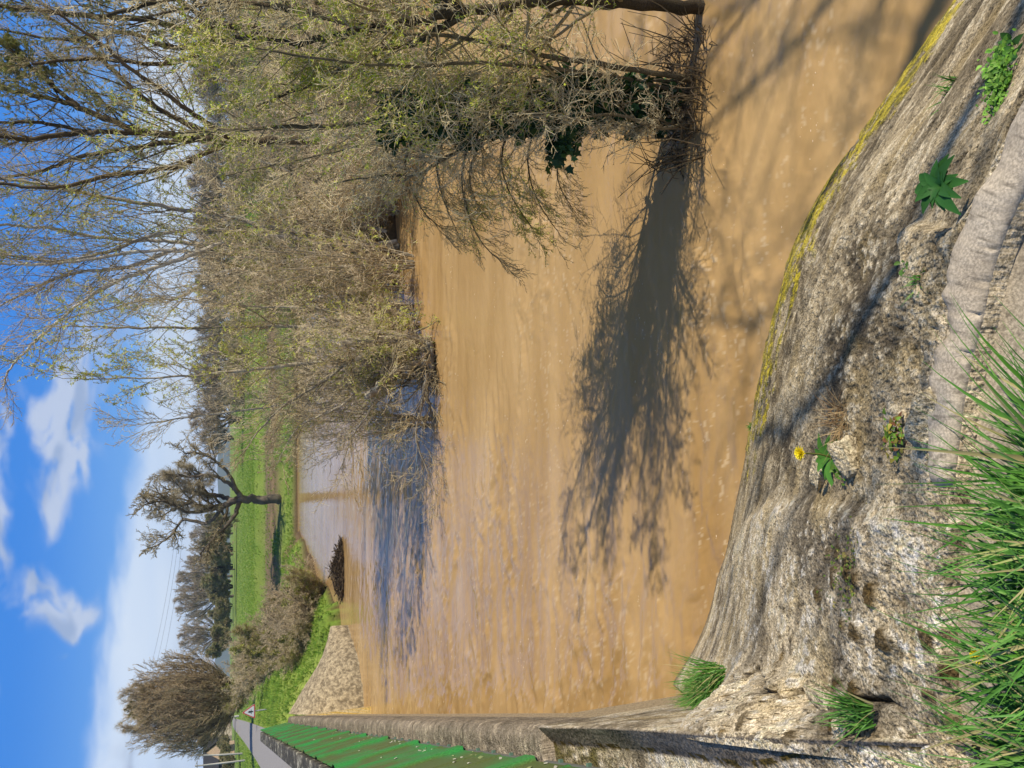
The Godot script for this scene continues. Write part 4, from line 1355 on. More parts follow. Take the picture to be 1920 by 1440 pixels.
	plant("tall_alder", "tall forked tree with dark mossy limbs fanning into the sky at upper right", "tree", based, [
		[PackedVector3Array([Vector3(7.134, -0.157, -22.000), Vector3(6.739, 2.605, -22.000), Vector3(6.513, 4.675, -22.000), Vector3(6.586, 5.426, -22.000), Vector3(6.546, 6.524, -22.000), Vector3(7.013, 7.989, -22.000), Vector3(7.104, 8.543, -22.000), Vector3(7.285, 9.685, -22.000), Vector3(7.449, 10.674, -22.000)]), 0.14, 0.035],
		[PackedVector3Array([Vector3(7.013, 7.989, -22.000), Vector3(7.785, 8.925, -22.000), Vector3(8.371, 9.685, -22.000), Vector3(8.879, 10.566, -22.000)]), 0.065, 0.02],
		[PackedVector3Array([Vector3(6.642, 5.079, -22.200), Vector3(6.586, 5.426, -22.000), Vector3(6.245, 7.424, -21.400), Vector3(6.397, 7.834, -22.000), Vector3(6.512, 8.810, -22.000), Vector3(6.409, 9.685, -22.000), Vector3(6.357, 10.674, -22.000)]), 0.08, 0.025],
		[PackedVector3Array([Vector3(6.251, 7.756, -21.500), Vector3(5.849, 8.915, -21.200), Vector3(5.781, 9.445, -21.000), Vector3(5.626, 10.286, -21.000)]), 0.07, 0.03],
		[PackedVector3Array([Vector3(6.528, 4.810, -22.100), Vector3(6.587, 5.490, -22.500), Vector3(6.319, 7.063, -23.000), Vector3(6.059, 8.306, -23.400), Vector3(5.710, 9.056, -23.600), Vector3(5.465, 10.166, -24.000), Vector3(5.054, 11.126, -24.000)]), 0.08, 0.025],
		[PackedVector3Array([Vector3(6.499, 4.542, -22.000), Vector3(5.499, 5.578, -21.000), Vector3(4.957, 7.150, -20.500), Vector3(4.455, 8.166, -20.000), Vector3(4.459, 9.205, -20.000), Vector3(4.328, 10.005, -20.000)]), 0.07, 0.02],
		[PackedVector3Array([Vector3(6.527, 4.542, -22.000), Vector3(7.180, 5.473, -23.000), Vector3(7.851, 6.535, -23.500), Vector3(8.759, 7.447, -24.000), Vector3(9.600, 8.209, -24.400), Vector3(10.213, 8.938, -24.800), Vector3(10.790, 9.893, -25.000)]), 0.085, 0.03],
		[PackedVector3Array([Vector3(6.571, 4.407, -22.000), Vector3(6.681, 5.005, -21.000), Vector3(7.005, 5.753, -20.500), Vector3(7.493, 6.715, -20.000), Vector3(7.756, 7.170, -19.600), Vector3(8.073, 7.978, -19.000)]), 0.07, 0.025]], H, [M.tuft, M.leaf, 0.05, 0.12, grey_tones, 7000, "catkins"])
	var based2 := Vector3(10.290, 0.200, -20.994)
	plant("tall_poplar", "tall tree with pale green catkin tufts in the top right corner", "tree", based2, [
		[PackedVector3Array([Vector3(11.220, -0.364, -23.000), Vector3(10.605, 1.920, -23.000), Vector3(9.765, 4.590, -23.000), Vector3(9.916, 6.410, -23.000), Vector3(9.742, 8.326, -23.000), Vector3(9.709, 9.925, -23.000), Vector3(9.686, 10.846, -23.000)]), 0.12, 0.035],
		[PackedVector3Array([Vector3(10.134, 3.407, -23.000), Vector3(10.130, 4.827, -23.000), Vector3(10.783, 6.185, -23.000), Vector3(11.123, 7.485, -23.000), Vector3(11.214, 9.215, -23.000)]), 0.1, 0.03],
		[PackedVector3Array([Vector3(9.765, 4.590, -23.000), Vector3(9.442, 5.814, -23.500), Vector3(9.884, 7.219, -24.000), Vector3(9.632, 8.753, -24.500), Vector3(9.884, 10.406, -25.000)]), 0.09, 0.03],
		[PackedVector3Array([Vector3(10.012, 3.696, -23.000), Vector3(8.996, 5.088, -22.500), Vector3(8.363, 6.108, -22.000), Vector3(8.097, 7.521, -21.500), Vector3(7.585, 8.796, -21.000)]), 0.08, 0.03]], H, [M.tuft, M.leaf, 0.05, 0.12, grey_tones, 6500, "catkins"])

	# --- B: pale-barked stool at the water's edge
	H.count = [30, 10, 4]
	H.ratio = [0.28, 0.42, 0.45]
	H.tone = [Color(0.85, 0.79, 0.67), Color(0.46, 0.39, 0.26), Color(0.52, 0.44, 0.28), Color(0.58, 0.5, 0.32)]
	var baseb := Vector3(3.570, 0.100, -20.760)
	plant("pale_birch", "multi stemmed tree with pale grey bark leaning over the water, right of centre", "tree", baseb, [
		[PackedVector3Array([Vector3(3.806, 0.006, -21.000), Vector3(3.733, 0.713, -21.000), Vector3(3.875, 1.674, -21.000), Vector3(4.024, 3.052, -21.000), Vector3(4.319, 4.701, -21.000), Vector3(4.410, 5.786, -21.000), Vector3(4.557, 7.217, -21.000), Vector3(4.760, 8.576, -21.000), Vector3(4.807, 9.445, -21.000), Vector3(4.913, 10.286, -21.000)]), 0.085, 0.025],
		[PackedVector3Array([Vector3(3.332, 0.013, -21.400), Vector3(3.498, 0.791, -21.400), Vector3(3.548, 1.708, -21.400), Vector3(3.658, 3.245, -21.400), Vector3(3.632, 4.797, -21.400), Vector3(3.639, 5.975, -21.400), Vector3(3.622, 7.271, -21.400), Vector3(3.785, 8.543, -21.400), Vector3(3.804, 9.541, -21.400), Vector3(3.818, 10.398, -21.400)]), 0.075, 0.025],
		[PackedVector3Array([Vector3(3.912, 0.106, -20.800), Vector3(3.682, 1.461, -20.800), Vector3(3.773, 2.702, -20.800), Vector3(3.907, 4.786, -20.800), Vector3(3.637, 6.218, -20.800), Vector3(3.185, 7.190, -20.800), Vector3(2.904, 8.317, -20.800), Vector3(3.054, 9.397, -20.800), Vector3(3.163, 10.230, -20.800)]), 0.065, 0.02],
		[PackedVector3Array([Vector3(2.894, 0.089, -20.600), Vector3(3.102, 1.628, -20.600), Vector3(3.207, 3.510, -20.600), Vector3(3.263, 5.999, -20.600), Vector3(2.902, 7.805, -20.600), Vector3(2.778, 8.712, -20.600), Vector3(2.756, 9.349, -20.600), Vector3(2.651, 10.174, -20.600)]), 0.06, 0.02],
		[PackedVector3Array([Vector3(3.517, 4.531, -20.400), Vector3(3.064, 5.508, -20.400), Vector3(2.797, 6.136, -20.400), Vector3(2.369, 7.058, -20.400), Vector3(1.786, 7.805, -20.400), Vector3(0.984, 8.596, -20.400), Vector3(0.365, 9.092, -20.400), Vector3(-0.061, 9.249, -20.400)]), 0.06, 0.015],
		[PackedVector3Array([Vector3(3.366, 5.646, -20.700), Vector3(2.848, 6.715, -20.700), Vector3(2.668, 7.710, -20.700), Vector3(2.420, 8.407, -20.700), Vector3(1.809, 9.373, -20.700), Vector3(1.459, 9.997, -20.700)]), 0.05, 0.015],
		[PackedVector3Array([Vector3(3.041, 0.359, -20.200), Vector3(3.318, 1.682, -20.200), Vector3(2.985, 3.528, -20.200), Vector3(2.873, 4.121, -20.200), Vector3(2.656, 4.775, -20.200), Vector3(2.063, 5.580, -20.200), Vector3(2.043, 6.084, -20.200), Vector3(1.474, 8.096, -20.200)]), 0.075, 0.015],
		[PackedVector3Array([Vector3(4.238, 0.033, -21.600), Vector3(4.424, 0.608, -21.600), Vector3(4.731, 1.494, -21.600), Vector3(5.659, 2.637, -21.600), Vector3(5.983, 3.739, -21.600)]), 0.06, 0.015]], H, [M.leafpair, M.leaf, 0.03, 0.07, bud_tones, 9000, "young_leaves"])

	# --- C: slim trunks and fallen limbs in the middle of the river
	H.count = [46, 9, 3]
	H.ratio = [0.24, 0.4, 0.5]
	H.angle = [0.8, 0.6, 0.7]
	H.start = [0.05, 0.2, 0.2]
	H.up = [0.1, 0.5, 0.2, 0.0]
	H.least = 0.005
	H.tone = [Color(0.66, 0.6, 0.46), Color(0.46, 0.38, 0.24), Color(0.54, 0.46, 0.28), Color(0.6, 0.52, 0.32)]
	var basec := Vector3(0.508, 0.000, -17.839)
	plant("slim_alder", "slim straight tree with upswept twigs standing in the river, centre", "tree", basec, [
		[PackedVector3Array([Vector3(0.381, -0.094, -17.800), Vector3(0.401, 0.523, -17.800), Vector3(0.524, 2.005, -17.800), Vector3(0.354, 3.631, -17.800), Vector3(0.195, 4.945, -17.800), Vector3(0.135, 5.986, -17.800), Vector3(0.108, 7.591, -17.800)]), 0.07, 0.008],
		[PackedVector3Array([Vector3(0.753, -0.044, -17.600), Vector3(0.855, 1.310, -17.600), Vector3(0.000, 2.502, -17.600), Vector3(-0.586, 3.417, -17.600), Vector3(-1.579, 4.190, -17.600)]), 0.055, 0.01],
		[PackedVector3Array([Vector3(0.384, -0.040, -18.000), Vector3(0.254, 1.187, -18.300), Vector3(-0.315, 2.394, -18.600), Vector3(-0.622, 4.173, -19.000), Vector3(-0.796, 5.555, -19.200), Vector3(-0.971, 6.570, -19.400)]), 0.045, 0.008],
		[PackedVector3Array([Vector3(0.996, 0.084, -17.500), Vector3(0.366, 1.083, -17.500), Vector3(-0.479, 2.045, -17.500), Vector3(-0.940, 2.972, -17.500), Vector3(-1.747, 3.422, -17.500)]), 0.04, 0.008]], H, [M.leafpair, M.leaf, 0.025, 0.055, bud_tones, 6000, "young_leaves"])
	H.count = [40, 9, 3]
	var basec2 := Vector3(1.456, 0.000, -19.251)
	plant("slim_pale_tree", "slim pale trunk rising straight from the water between birch and slim alder", "tree", basec2, [
		[PackedVector3Array([Vector3(1.411, 0.015, -18.600), Vector3(1.360, 1.985, -18.600), Vector3(1.331, 3.597, -18.600), Vector3(1.237, 5.844, -18.600), Vector3(1.234, 6.895, -18.600), Vector3(1.217, 8.001, -18.600)]), 0.06, 0.008],
		[PackedVector3Array([Vector3(1.382, 1.134, -18.600), Vector3(1.766, 2.394, -18.600), Vector3(1.779, 3.831, -18.600), Vector3(1.906, 5.301, -18.600), Vector3(1.982, 6.375, -18.600)]), 0.04, 0.008]], H, [M.leafpair, M.leaf, 0.025, 0.055, bud_tones, 4000, "young_leaves"])
	H.count = [22, 9, 3]
	H.ratio = [0.5, 0.45, 0.5]
	H.up = [0.0, 0.25, 0.1, 0.0]
	H.tone[0] = Color(0.6, 0.54, 0.42)
	var basef := Vector3(0.772, 0.000, -18.106)
	plant("fallen_willow", "fallen pale willow limbs lying half in the water, sprouting twigs", "tree", basef, [
		[PackedVector3Array([Vector3(0.912, 2.072, -17.300), Vector3(0.987, 1.278, -17.300), Vector3(1.100, 0.471, -17.300), Vector3(0.863, 0.057, -17.300)]), 0.10, 0.08],
		[PackedVector3Array([Vector3(0.557, 1.771, -17.200), Vector3(0.720, 1.140, -17.200), Vector3(0.762, 0.740, -17.200), Vector3(0.795, 0.158, -17.200)]), 0.08, 0.06],
		[PackedVector3Array([Vector3(-0.294, 1.533, -17.000), Vector3(-0.083, 1.333, -17.000), Vector3(0.323, 0.818, -17.000), Vector3(0.483, 0.244, -17.000), Vector3(0.364, 0.058, -17.000)]), 0.09, 0.06],
		[PackedVector3Array([Vector3(0.969, 0.133, -17.000), Vector3(0.606, 0.095, -17.000), Vector3(0.242, 0.108, -17.000), Vector3(-0.242, 0.207, -17.000), Vector3(-0.972, -0.042, -17.000)]), 0.08, 0.03],
		[PackedVector3Array([Vector3(0.243, 0.555, -17.200), Vector3(0.245, 0.158, -17.200), Vector3(0.332, -0.119, -17.200)]), 0.05, 0.03],
		[PackedVector3Array([Vector3(0.239, 0.256, -16.800), Vector3(-0.477, 0.378, -16.800), Vector3(-1.189, 0.500, -16.800), Vector3(-1.912, 0.256, -16.800), Vector3(-2.522, 0.010, -16.800)]), 0.035, 0.008],
		[PackedVector3Array([Vector3(0.985, 0.360, -17.400), Vector3(-0.483, 1.345, -17.400), Vector3(-1.197, 1.823, -17.400), Vector3(-1.906, 2.059, -17.400)]), 0.04, 0.008]], H, [M.leafpair, M.leaf, 0.025, 0.05, bud_tones, 3000, "young_leaves"])

	# --- tree on the near bank, outside the view to the right: its limbs shade the slope and the water
	H.count = [8, 5, 3]
	H.ratio = [0.4, 0.45, 0.5]
	H.up = [0.1, 0.3, 0.2, 0.0]
	H.tone = [Color(0.14, 0.11, 0.07), Color(0.16, 0.13, 0.08), Color(0.2, 0.16, 0.09), Color(0.24, 0.2, 0.1)]
	H.least = 0.006
	H.count = [16, 7, 3]
	H.ratio = [0.34, 0.42, 0.45]
	plant("bank_tree", "tree on the near bank right of the view whose limbs shade the slope", "tree", Vector3(12.5, 0.0, 0.5), [
		[PackedVector3Array([Vector3(12.5, -0.5, 0.5), Vector3(12.3, 3.0, 0.2), Vector3(11.8, 6.0, -0.4), Vector3(11.4, 8.6, -1.2), Vector3(11.4, 11.0, -2.0)]), 0.2, 0.05],
		[PackedVector3Array([Vector3(11.9, 5.4, -0.3), Vector3(9.6, 8.2, 0.6), Vector3(7.4, 9.4, 0.2), Vector3(6.4, 8.8, -0.9), Vector3(5.7, 7.0, -3.2)]), 0.075, 0.025],
		[PackedVector3Array([Vector3(10.0, 7.9, 0.5), Vector3(8.4, 8.6, 1.2), Vector3(7.2, 9.0, 1.3), Vector3(6.5, 9.0, 1.2)]), 0.05, 0.015],
		[PackedVector3Array([Vector3(12.0, 4.6, -0.2), Vector3(11.0, 6.0, -1.6), Vector3(10.4, 6.8, -3.0), Vector3(10.0, 7.2, -4.8)]), 0.045, 0.015],
		[PackedVector3Array([Vector3(12.2, 3.6, 0.1), Vector3(11.8, 5.0, -2.0), Vector3(11.2, 5.8, -3.6), Vector3(10.8, 5.8, -5.4)]), 0.045, 0.015],
		[PackedVector3Array([Vector3(11.6, 7.4, -0.8), Vector3(11.2, 8.4, -2.4), Vector3(10.6, 8.4, -4.2), Vector3(10.0, 8.0, -5.6)]), 0.045, 0.015],
		[PackedVector3Array([Vector3(11.6, 7.0, -0.7), Vector3(10.0, 8.6, -1.8), Vector3(9.2, 8.9, -3.2), Vector3(8.8, 8.4, -4.6)]), 0.04, 0.015],
		[PackedVector3Array([Vector3(11.5, 8.0, -1.0), Vector3(12.4, 9.2, -2.8), Vector3(12.6, 9.4, -4.4), Vector3(12.2, 9.0, -6.0)]), 0.04, 0.015]], H, [M.leafpair, M.leaf, 0.03, 0.06, bud_tones, 4000, "young_leaves"])
	thicket(bud_tones)
	far_trees()

func thicket(bud_tones: Array) -> void:
	# saplings that stand in the flood before the right bank and hide most of it
	var H := Habit.new()
	H.count = [16, 8, 4]
	H.ratio = [0.32, 0.42, 0.45]
	H.angle = [0.6, 0.7, 0.8]
	H.start = [0.08, 0.1, 0.1]
	H.seg = [6, 5, 4, 3]
	H.wig = [0.12, 0.2, 0.28, 0.3]
	H.up = [0.1, 0.35, 0.2, 0.0]
	H.least = 0.005
	H.tone = [Color(0.68, 0.61, 0.46), Color(0.64, 0.54, 0.36), Color(0.72, 0.61, 0.41), Color(0.78, 0.68, 0.46)]
	var first := plant("sapling_clump", "tallest clump of pale thin saplings in the flood, left of the pale birch", "sapling", Vector3.ZERO, fan(Vector3.ZERO, 9, 1.3, 4.6, 0.028), H, [M.leafpair, M.leaf, 0.02, 0.05, bud_tones, 1600, "young_leaves"], "saplings in the flood before the right bank")
	first.position = Vector3(2.6, 0, -20.6)
	var second := plant("sapling_clump", "low spreading clump of pale saplings right of the pale birch", "sapling", Vector3.ZERO, fan(Vector3.ZERO, 12, 1.7, 3.2, 0.022), H, [M.leafpair, M.leaf, 0.02, 0.05, bud_tones, 1600, "young_leaves"], "saplings in the flood before the right bank")
	second.position = Vector3(5.4, 0, -21.4)
	var label := "pale thin saplings in the thicket along the flooded right bank, behind the willow"
	for i in 14:
		var f := rng.randf_range(17.5, 24.5)
		var x := lerpf(3.3, 13.5, (i + rng.randf()) / 14.0)
		copy_thing(first if i % 2 == 0 else second, Vector3(x, -0.1, -f), rng.randf() * TAU, Vector3.ONE * rng.randf_range(0.75, 1.2), label)
	var more := [[Vector3(0.1, 0, -19.8), 1.0, "clump of pale saplings behind the fallen willow, left of the slim pale trunk"], [Vector3(-0.9, 0, -18.4), 0.8, "leftmost clump of pale saplings standing in the river"], [Vector3(1.9, 0, -19.6), 1.15, "tall pale saplings close behind the slim pale trunk"], [Vector3(3.1, 0, -19.2), 1.1, "tall pale saplings just left of the foot of the birch"], [Vector3(0.9, 0, -17.2), 0.7, "pale saplings in front of the slim alder"]]
	for q in more:
		copy_thing(first, q[0] + Vector3(0, -0.1, 0), rng.randf() * TAU, Vector3.ONE * q[1], q[2])
	copy_thing(second, Vector3(1.5, 0, -18.6), 1.0, Vector3.ONE * 0.8, "pale saplings among the fallen willow limbs, beside the slim pale trunk")
	copy_thing(second, Vector3(0.4, 0, -18.9), 2.2, Vector3.ONE * 0.6, "small clump of pale saplings at the left end of the fallen willow")

func far_trees() -> void:
	var tones := [Color(0.2, 0.2, 0.08), Color(0.16, 0.16, 0.06), Color(0.24, 0.22, 0.1)]
	# the oak in the field
	var H := Habit.new()
	H.count = [15, 11, 8]
	H.ratio = [0.42, 0.42, 0.4]
	H.angle = [0.8, 0.85, 0.8]
	H.start = [0.48, 0.2, 0.2]
	H.seg = [6, 7, 5, 3]
	H.wig = [0.15, 0.34, 0.4, 0.4]
	H.up = [0.1, 0.1, 0.1, 0.1]
	H.thin = [0.5, 0.5, 0.55]
	H.least = 0.016
	H.tone = [Color(0.26, 0.22, 0.17), Color(0.2, 0.165, 0.105), Color(0.3, 0.25, 0.15), Color(0.4, 0.34, 0.21)]
	var ob := Vector3(-8.708, 1.009, -60.000)
	plant("oak_tree", "gnarled bare oak with crooked limbs standing alone at the field edge", "tree", ob, [
		[PackedVector3Array([Vector3(-8.718, 0.818, -60.000), Vector3(-8.567, 2.187, -60.000), Vector3(-8.529, 3.683, -60.000), Vector3(-8.793, 4.604, -60.000), Vector3(-9.133, 5.514, -60.000), Vector3(-8.667, 6.950, -60.000), Vector3(-8.972, 8.361, -60.000)]), 0.36, 0.12],
		[PackedVector3Array([Vector3(-8.538, 3.497, -60.000), Vector3(-7.647, 4.052, -60.000), Vector3(-7.027, 4.787, -60.000), Vector3(-6.592, 5.876, -60.000), Vector3(-6.726, 7.305, -60.000), Vector3(-6.286, 8.710, -60.000)]), 0.2, 0.05],
		[PackedVector3Array([Vector3(-8.568, 3.683, -60.000), Vector3(-9.511, 4.056, -59.400), Vector3(-10.184, 4.600, -59.000), Vector3(-10.989, 5.486, -58.500), Vector3(-11.955, 6.348, -58.000)]), 0.2, 0.05],
		[PackedVector3Array([Vector3(-8.627, 4.052, -60.000), Vector3(-8.384, 5.170, -61.500), Vector3(-8.178, 6.667, -62.000), Vector3(-7.908, 8.131, -62.000), Vector3(-8.222, 9.748, -62.000)]), 0.2, 0.05],
		[PackedVector3Array([Vector3(-8.901, 4.787, -60.000), Vector3(-10.250, 5.900, -61.000), Vector3(-10.035, 7.559, -61.500), Vector3(-11.244, 8.493, -62.000), Vector3(-11.954, 9.570, -62.000)]), 0.16, 0.05],
		[PackedVector3Array([Vector3(-9.133, 5.514, -60.000), Vector3(-9.070, 7.257, -59.000), Vector3(-8.172, 8.602, -58.500), Vector3(-8.223, 9.735, -58.000)]), 0.14, 0.05],
		[PackedVector3Array([Vector3(-8.048, 3.868, -60.000), Vector3(-6.541, 4.420, -59.000), Vector3(-5.697, 5.132, -58.500), Vector3(-4.862, 6.174, -58.000), Vector3(-4.825, 7.380, -58.000)]), 0.16, 0.05]], H, [M.tuft, M.leaf, 0.06, 0.15, tones, 1500, "buds"])
	scatter("twiglets", M.twiglet, M.twig, H.buds, H.bud_dirs, Vector2(0.2, 0.45), [Color(0.42, 0.37, 0.26), Color(0.54, 0.48, 0.34)], get_node("oak_tree"), 9000)

	# the big rounded willow beside the road
	H.count = [22, 10, 4]
	H.ratio = [0.3, 0.42, 0.4]
	H.angle = [0.55, 0.55, 0.6]
	H.start = [0.12, 0.1, 0.1]
	H.wig = [0.1, 0.14, 0.2, 0.25]
	H.up = [0.1, 0.5, 0.3, 0.1]
	H.least = 0.013
	H.tone = [Color(0.26, 0.2, 0.13), Color(0.34, 0.27, 0.17), Color(0.45, 0.35, 0.22), Color(0.5, 0.4, 0.25)]
	var wb := Vector3(-27.720, 3.628, -72.000)
	var wl := []
	for i in 60:
		var an := TAU * i * 0.381966
		var k := sqrt((i + 0.5) / 60.0)
		var hh := minf(9.4 * sqrt(1.0 - 0.72 * k * k), 8.3) * rng.randf_range(0.85, 1.0)
		var rr := 4.1 * k
		var dx := Vector3(cos(an), 0, sin(an))
		wl.append([PackedVector3Array([wb + dx * 0.35 * k - Vector3(0, 0.3, 0), wb + dx * rr * 0.55 + Vector3(0, hh * 0.25, 0), wb + dx * rr * 0.95 + Vector3(0, hh * 0.6, 0), wb + dx * rr + Vector3(0.3, hh, 0)]), 0.08 * rng.randf_range(0.6, 1.2), 0.015])
	plant("round_willow", "big rounded twiggy willow beside the road at the end of the bridge", "tree", wb, wl, H, [M.leafpair, M.leaf, 0.12, 0.24, [Color(0.15, 0.15, 0.035), Color(0.2, 0.17, 0.06), Color(0.11, 0.12, 0.03)], 9000, "young_leaves"])
	scatter("twiglets", M.twiglet, M.twig, H.buds, H.bud_dirs, Vector2(0.22, 0.5), [Color(0.56, 0.45, 0.29), Color(0.68, 0.55, 0.38), Color(0.5, 0.43, 0.22)], get_node("round_willow"), 42000)
	# brush that joins it to the shrubs lower down
	H.count = [10, 7, 3]
	H.least = 0.012

	# kinds of far trees and shrubs, one of each, then copies
	var kinds := []
	var Hf := Habit.new()
	Hf.count = [11, 9, 6]
	Hf.ratio = [0.42, 0.45, 0.45]
	Hf.angle = [0.6, 0.65, 0.7]
	Hf.start = [0.25, 0.15, 0.1]
	Hf.seg = [5, 5, 4, 2]
	Hf.up = [0.1, 0.35, 0.25, 0.1]
	Hf.least = 0.02
	Hf.tone = [Color(0.24, 0.2, 0.155), Color(0.3, 0.25, 0.19), Color(0.38, 0.31, 0.23), Color(0.42, 0.35, 0.26)]
	var spots := []
	# [photo-measured places: x, distance, height] of single bare trees along the far edge of the field
	var row := [[Vector3(-55.838, 4.078, -215.000), 14.0, "broad bare tree behind the dark bush, right of the pair on the skyline"], [Vector3(-69.790, 4.055, -230.000), 14.0, "bare tree between the round willow and the broad bare tree"], [Vector3(-56.380, 4.040, -240.000), 15.0, "slender bare tree behind the power pole"], [Vector3(-41.763, 4.100, -200.000), 10.0, "low bare tree under the left limbs of the oak"], [Vector3(-42.024, 4.055, -230.000), 11.0, "bare tree on the skyline behind the oak crown"]]
	var proto: Node3D = null
	for q in row:
		if proto == null:
			var bl := [[PackedVector3Array([Vector3(0, -0.5, 0), Vector3(0.1, 1.2, 0), Vector3(0, 2.6, 0.1)]), 0.26, 0.2]]
			for k in 17:
				var an := TAU * k * 0.381966
				var w := sqrt((k + 0.5) / 17.0)
				var dx := Vector3(cos(an), 0, sin(an))
				var hh := 2.0 + 7.2 * sqrt(1.0 - 0.8 * w * w) * rng.randf_range(0.8, 1.0)
				bl.append([PackedVector3Array([Vector3(0, 1.4 + 1.0 * rng.randf(), 0), dx * 2.0 * w + Vector3(0, lerpf(1.8, hh, 0.35), 0), dx * 3.6 * w + Vector3(0, lerpf(1.8, hh, 0.7), 0), dx * 4.4 * w + Vector3(0, hh, 0)]), 0.11 * rng.randf_range(0.7, 1.2), 0.025])
			proto = plant("bare_tree", q[2], "tree", Vector3.ZERO, bl, Hf, [M.leafpair, M.leaf, 0.1, 0.2, tones, 900, "buds"], "bare trees along the far edge of the field")
			scatter("twiglets", M.twiglet, M.twig, Hf.buds, Hf.bud_dirs, Vector2(0.25, 0.6), [Color(0.42, 0.35, 0.26), Color(0.52, 0.44, 0.33)], proto, 5000)
			proto.position = q[0]
			proto.scale = Vector3.ONE * (q[1] / 9.5)
		else:
			copy_thing(proto, q[0], rng.randf() * TAU, Vector3.ONE * (q[1] / 9.5), q[2])
	# the wood on the skyline to the right, trees that stand close together
	for i in 34:
		var az := lerpf(-0.07, 0.62, (i + rng.randf() * 0.8) / 34.0)
		var f := rng.randf_range(120.0, 210.0)
		var hgt := rng.randf_range(6.5, 9.0) * (0.7 + f / 500.0)
		var x := f * tan(az)
		copy_thing(proto, Vector3(x, land(x, f) - 0.3, -f), rng.randf() * TAU, Vector3(1.25, 1, 1.25) * (hgt / 9.5), "bare brown tree in the belt of wood along the skyline behind the birch", "bare trees in the skyline wood")
	# dark evergreen bushes by the far hedge
	var bush_tones := [Color(0.26, 0.28, 0.12), Color(0.34, 0.33, 0.16), Color(0.4, 0.34, 0.2), Color(0.46, 0.38, 0.25)]
	var Hb := Habit.new()
	Hb.count = [12, 8, 5]
	Hb.ratio = [0.45, 0.5, 0.5]
	Hb.angle = [0.9, 0.9, 0.9]
	Hb.least = 0.02
	Hb.tone = [Color(0.08, 0.065, 0.04), Color(0.09, 0.075, 0.045), Color(0.1, 0.085, 0.05), Color(0.1, 0.09, 0.05)]
	var dark: Node3D = plant("evergreen_bush", "dark green rounded evergreen bush beyond the field, under the broad bare tree", "bush", Vector3.ZERO, fan(Vector3.ZERO, 9, 2.2, 3.6, 0.1), Hb, [M.tuft, M.leaf, 0.3, 0.6, bush_tones, 9000, "foliage"], "evergreen bushes beyond the field")
	dark.position = Vector3(-47.114, 4.115, -190.000)
	dark.scale = Vector3(1.3, 1.45, 1.3)
	var places := [[Vector3(-40.171, 4.130, -180.000), 1.35, "dark evergreen bush at the foot of the power pole"], [Vector3(-35.401, 4.138, -175.000), 1.3, "dark evergreen bush below the left limbs of the oak"], [Vector3(-48.745, 4.130, -180.000), 1.0, "low dark bush left of the rounded evergreen"], [Vector3(-53.721, 4.123, -185.000), 1.1, "low dark bush between the bare trees on the skyline"], [Vector3(-31.126, 4.130, -180.000), 1.2, "dark bush seen through the oak crown"], [Vector3(-46.973, 4.267, -150.000), 0.95, "brownish bush at the right foot of the round willow"], [Vector3(-53.392, 4.294, -120.000), 0.42, "rounded garden bush before the slate roofed house"], [Vector3(-60.893, 4.447, -140.000), 0.4, "small garden bush right of the slate roofed house"], [Vector3(-68.623, 4.650, -160.000), 0.4, "bush in front of the small orange brown house"], [Vector3(-48.312, 3.791, -105.000), 0.42, "garden bush at the foot of the pale utility poles"]]
	for q in places:
		copy_thing(dark, q[0], rng.randf() * TAU, Vector3.ONE * q[1], q[2])
	# brushy shrubs: brambles at the foot of the far road bank, and brush on the right bank
	var Hs := Habit.new()
	Hs.count = [13, 8, 4]
	Hs.ratio = [0.4, 0.45, 0.45]
	Hs.angle = [0.8, 0.8, 0.8]
	Hs.start = [0.1, 0.1, 0.1]
	Hs.wig = [0.2, 0.3, 0.35, 0.35]
	Hs.up = [0.0, 0.1, 0.0, 0.0]
	Hs.least = 0.008
	Hs.tone = [Color(0.36, 0.29, 0.19), Color(0.42, 0.34, 0.21), Color(0.5, 0.41, 0.26), Color(0.56, 0.46, 0.3)]
	var shrub_tones := [Color(0.28, 0.31, 0.06), Color(0.38, 0.38, 0.09), Color(0.22, 0.2, 0.07)]
	var br: Node3D = plant("bramble_shrub", "straggly brown bramble overhanging the water beside the far pebbly bank", "shrub", Vector3.ZERO, fan(Vector3.ZERO, 14, 1.7, 2.2, 0.035), Hs, [M.leafpair, M.leaf, 0.05, 0.12, shrub_tones, 4200, "young_leaves"], "brambles on the far road bank")
	scatter("twiglets", M.twiglet, M.twig, Hs.buds, Hs.bud_dirs, Vector2(0.15, 0.4), [Color(0.42, 0.34, 0.19), Color(0.5, 0.42, 0.24), Color(0.34, 0.24, 0.15), Color(0.42, 0.42, 0.14)], br, 3000)
	br.position = Vector3(-10.157, -0.058, -38.500)
	var brs := [[Vector3(-10.688, 0.353, -38.000), 0.9, "bramble at the water, second from the driftwood heap"], [Vector3(-11.143, 0.606, -37.000), 0.9, "bramble in the middle of the far road bank, low down"], [Vector3(-12.429, 0.836, -42.000), 1.0, "tall bramble with yellow green leaves above the low brambles"], [Vector3(-13.365, 1.299, -42.000), 1.0, "bramble between the field and the green road verge"], [Vector3(-13.215, 1.021, -47.000), 0.9, "bramble at the near left corner of the field"], [Vector3(-12.472, 1.175, -38.000), 0.75, "reddish bramble beside the green strip above the pebbly bank"], [Vector3(-16.237, 1.759, -52.000), 0.9, "bramble thicket at the field corner, farther up"], [Vector3(-17.652, 2.056, -52.000), 1.2, "bramble thicket under the round willow, right side"], [Vector3(-20.627, 2.261, -58.000), 1.35, "bramble thicket at the foot of the round willow"], [Vector3(-20.537, 2.425, -62.000), 1.0, "bramble thicket right of the round willow"]]
	for q in brs:
		copy_thing(br, q[0] + Vector3(0, -0.2, 0), rng.randf() * TAU, Vector3.ONE * q[1], q[2])
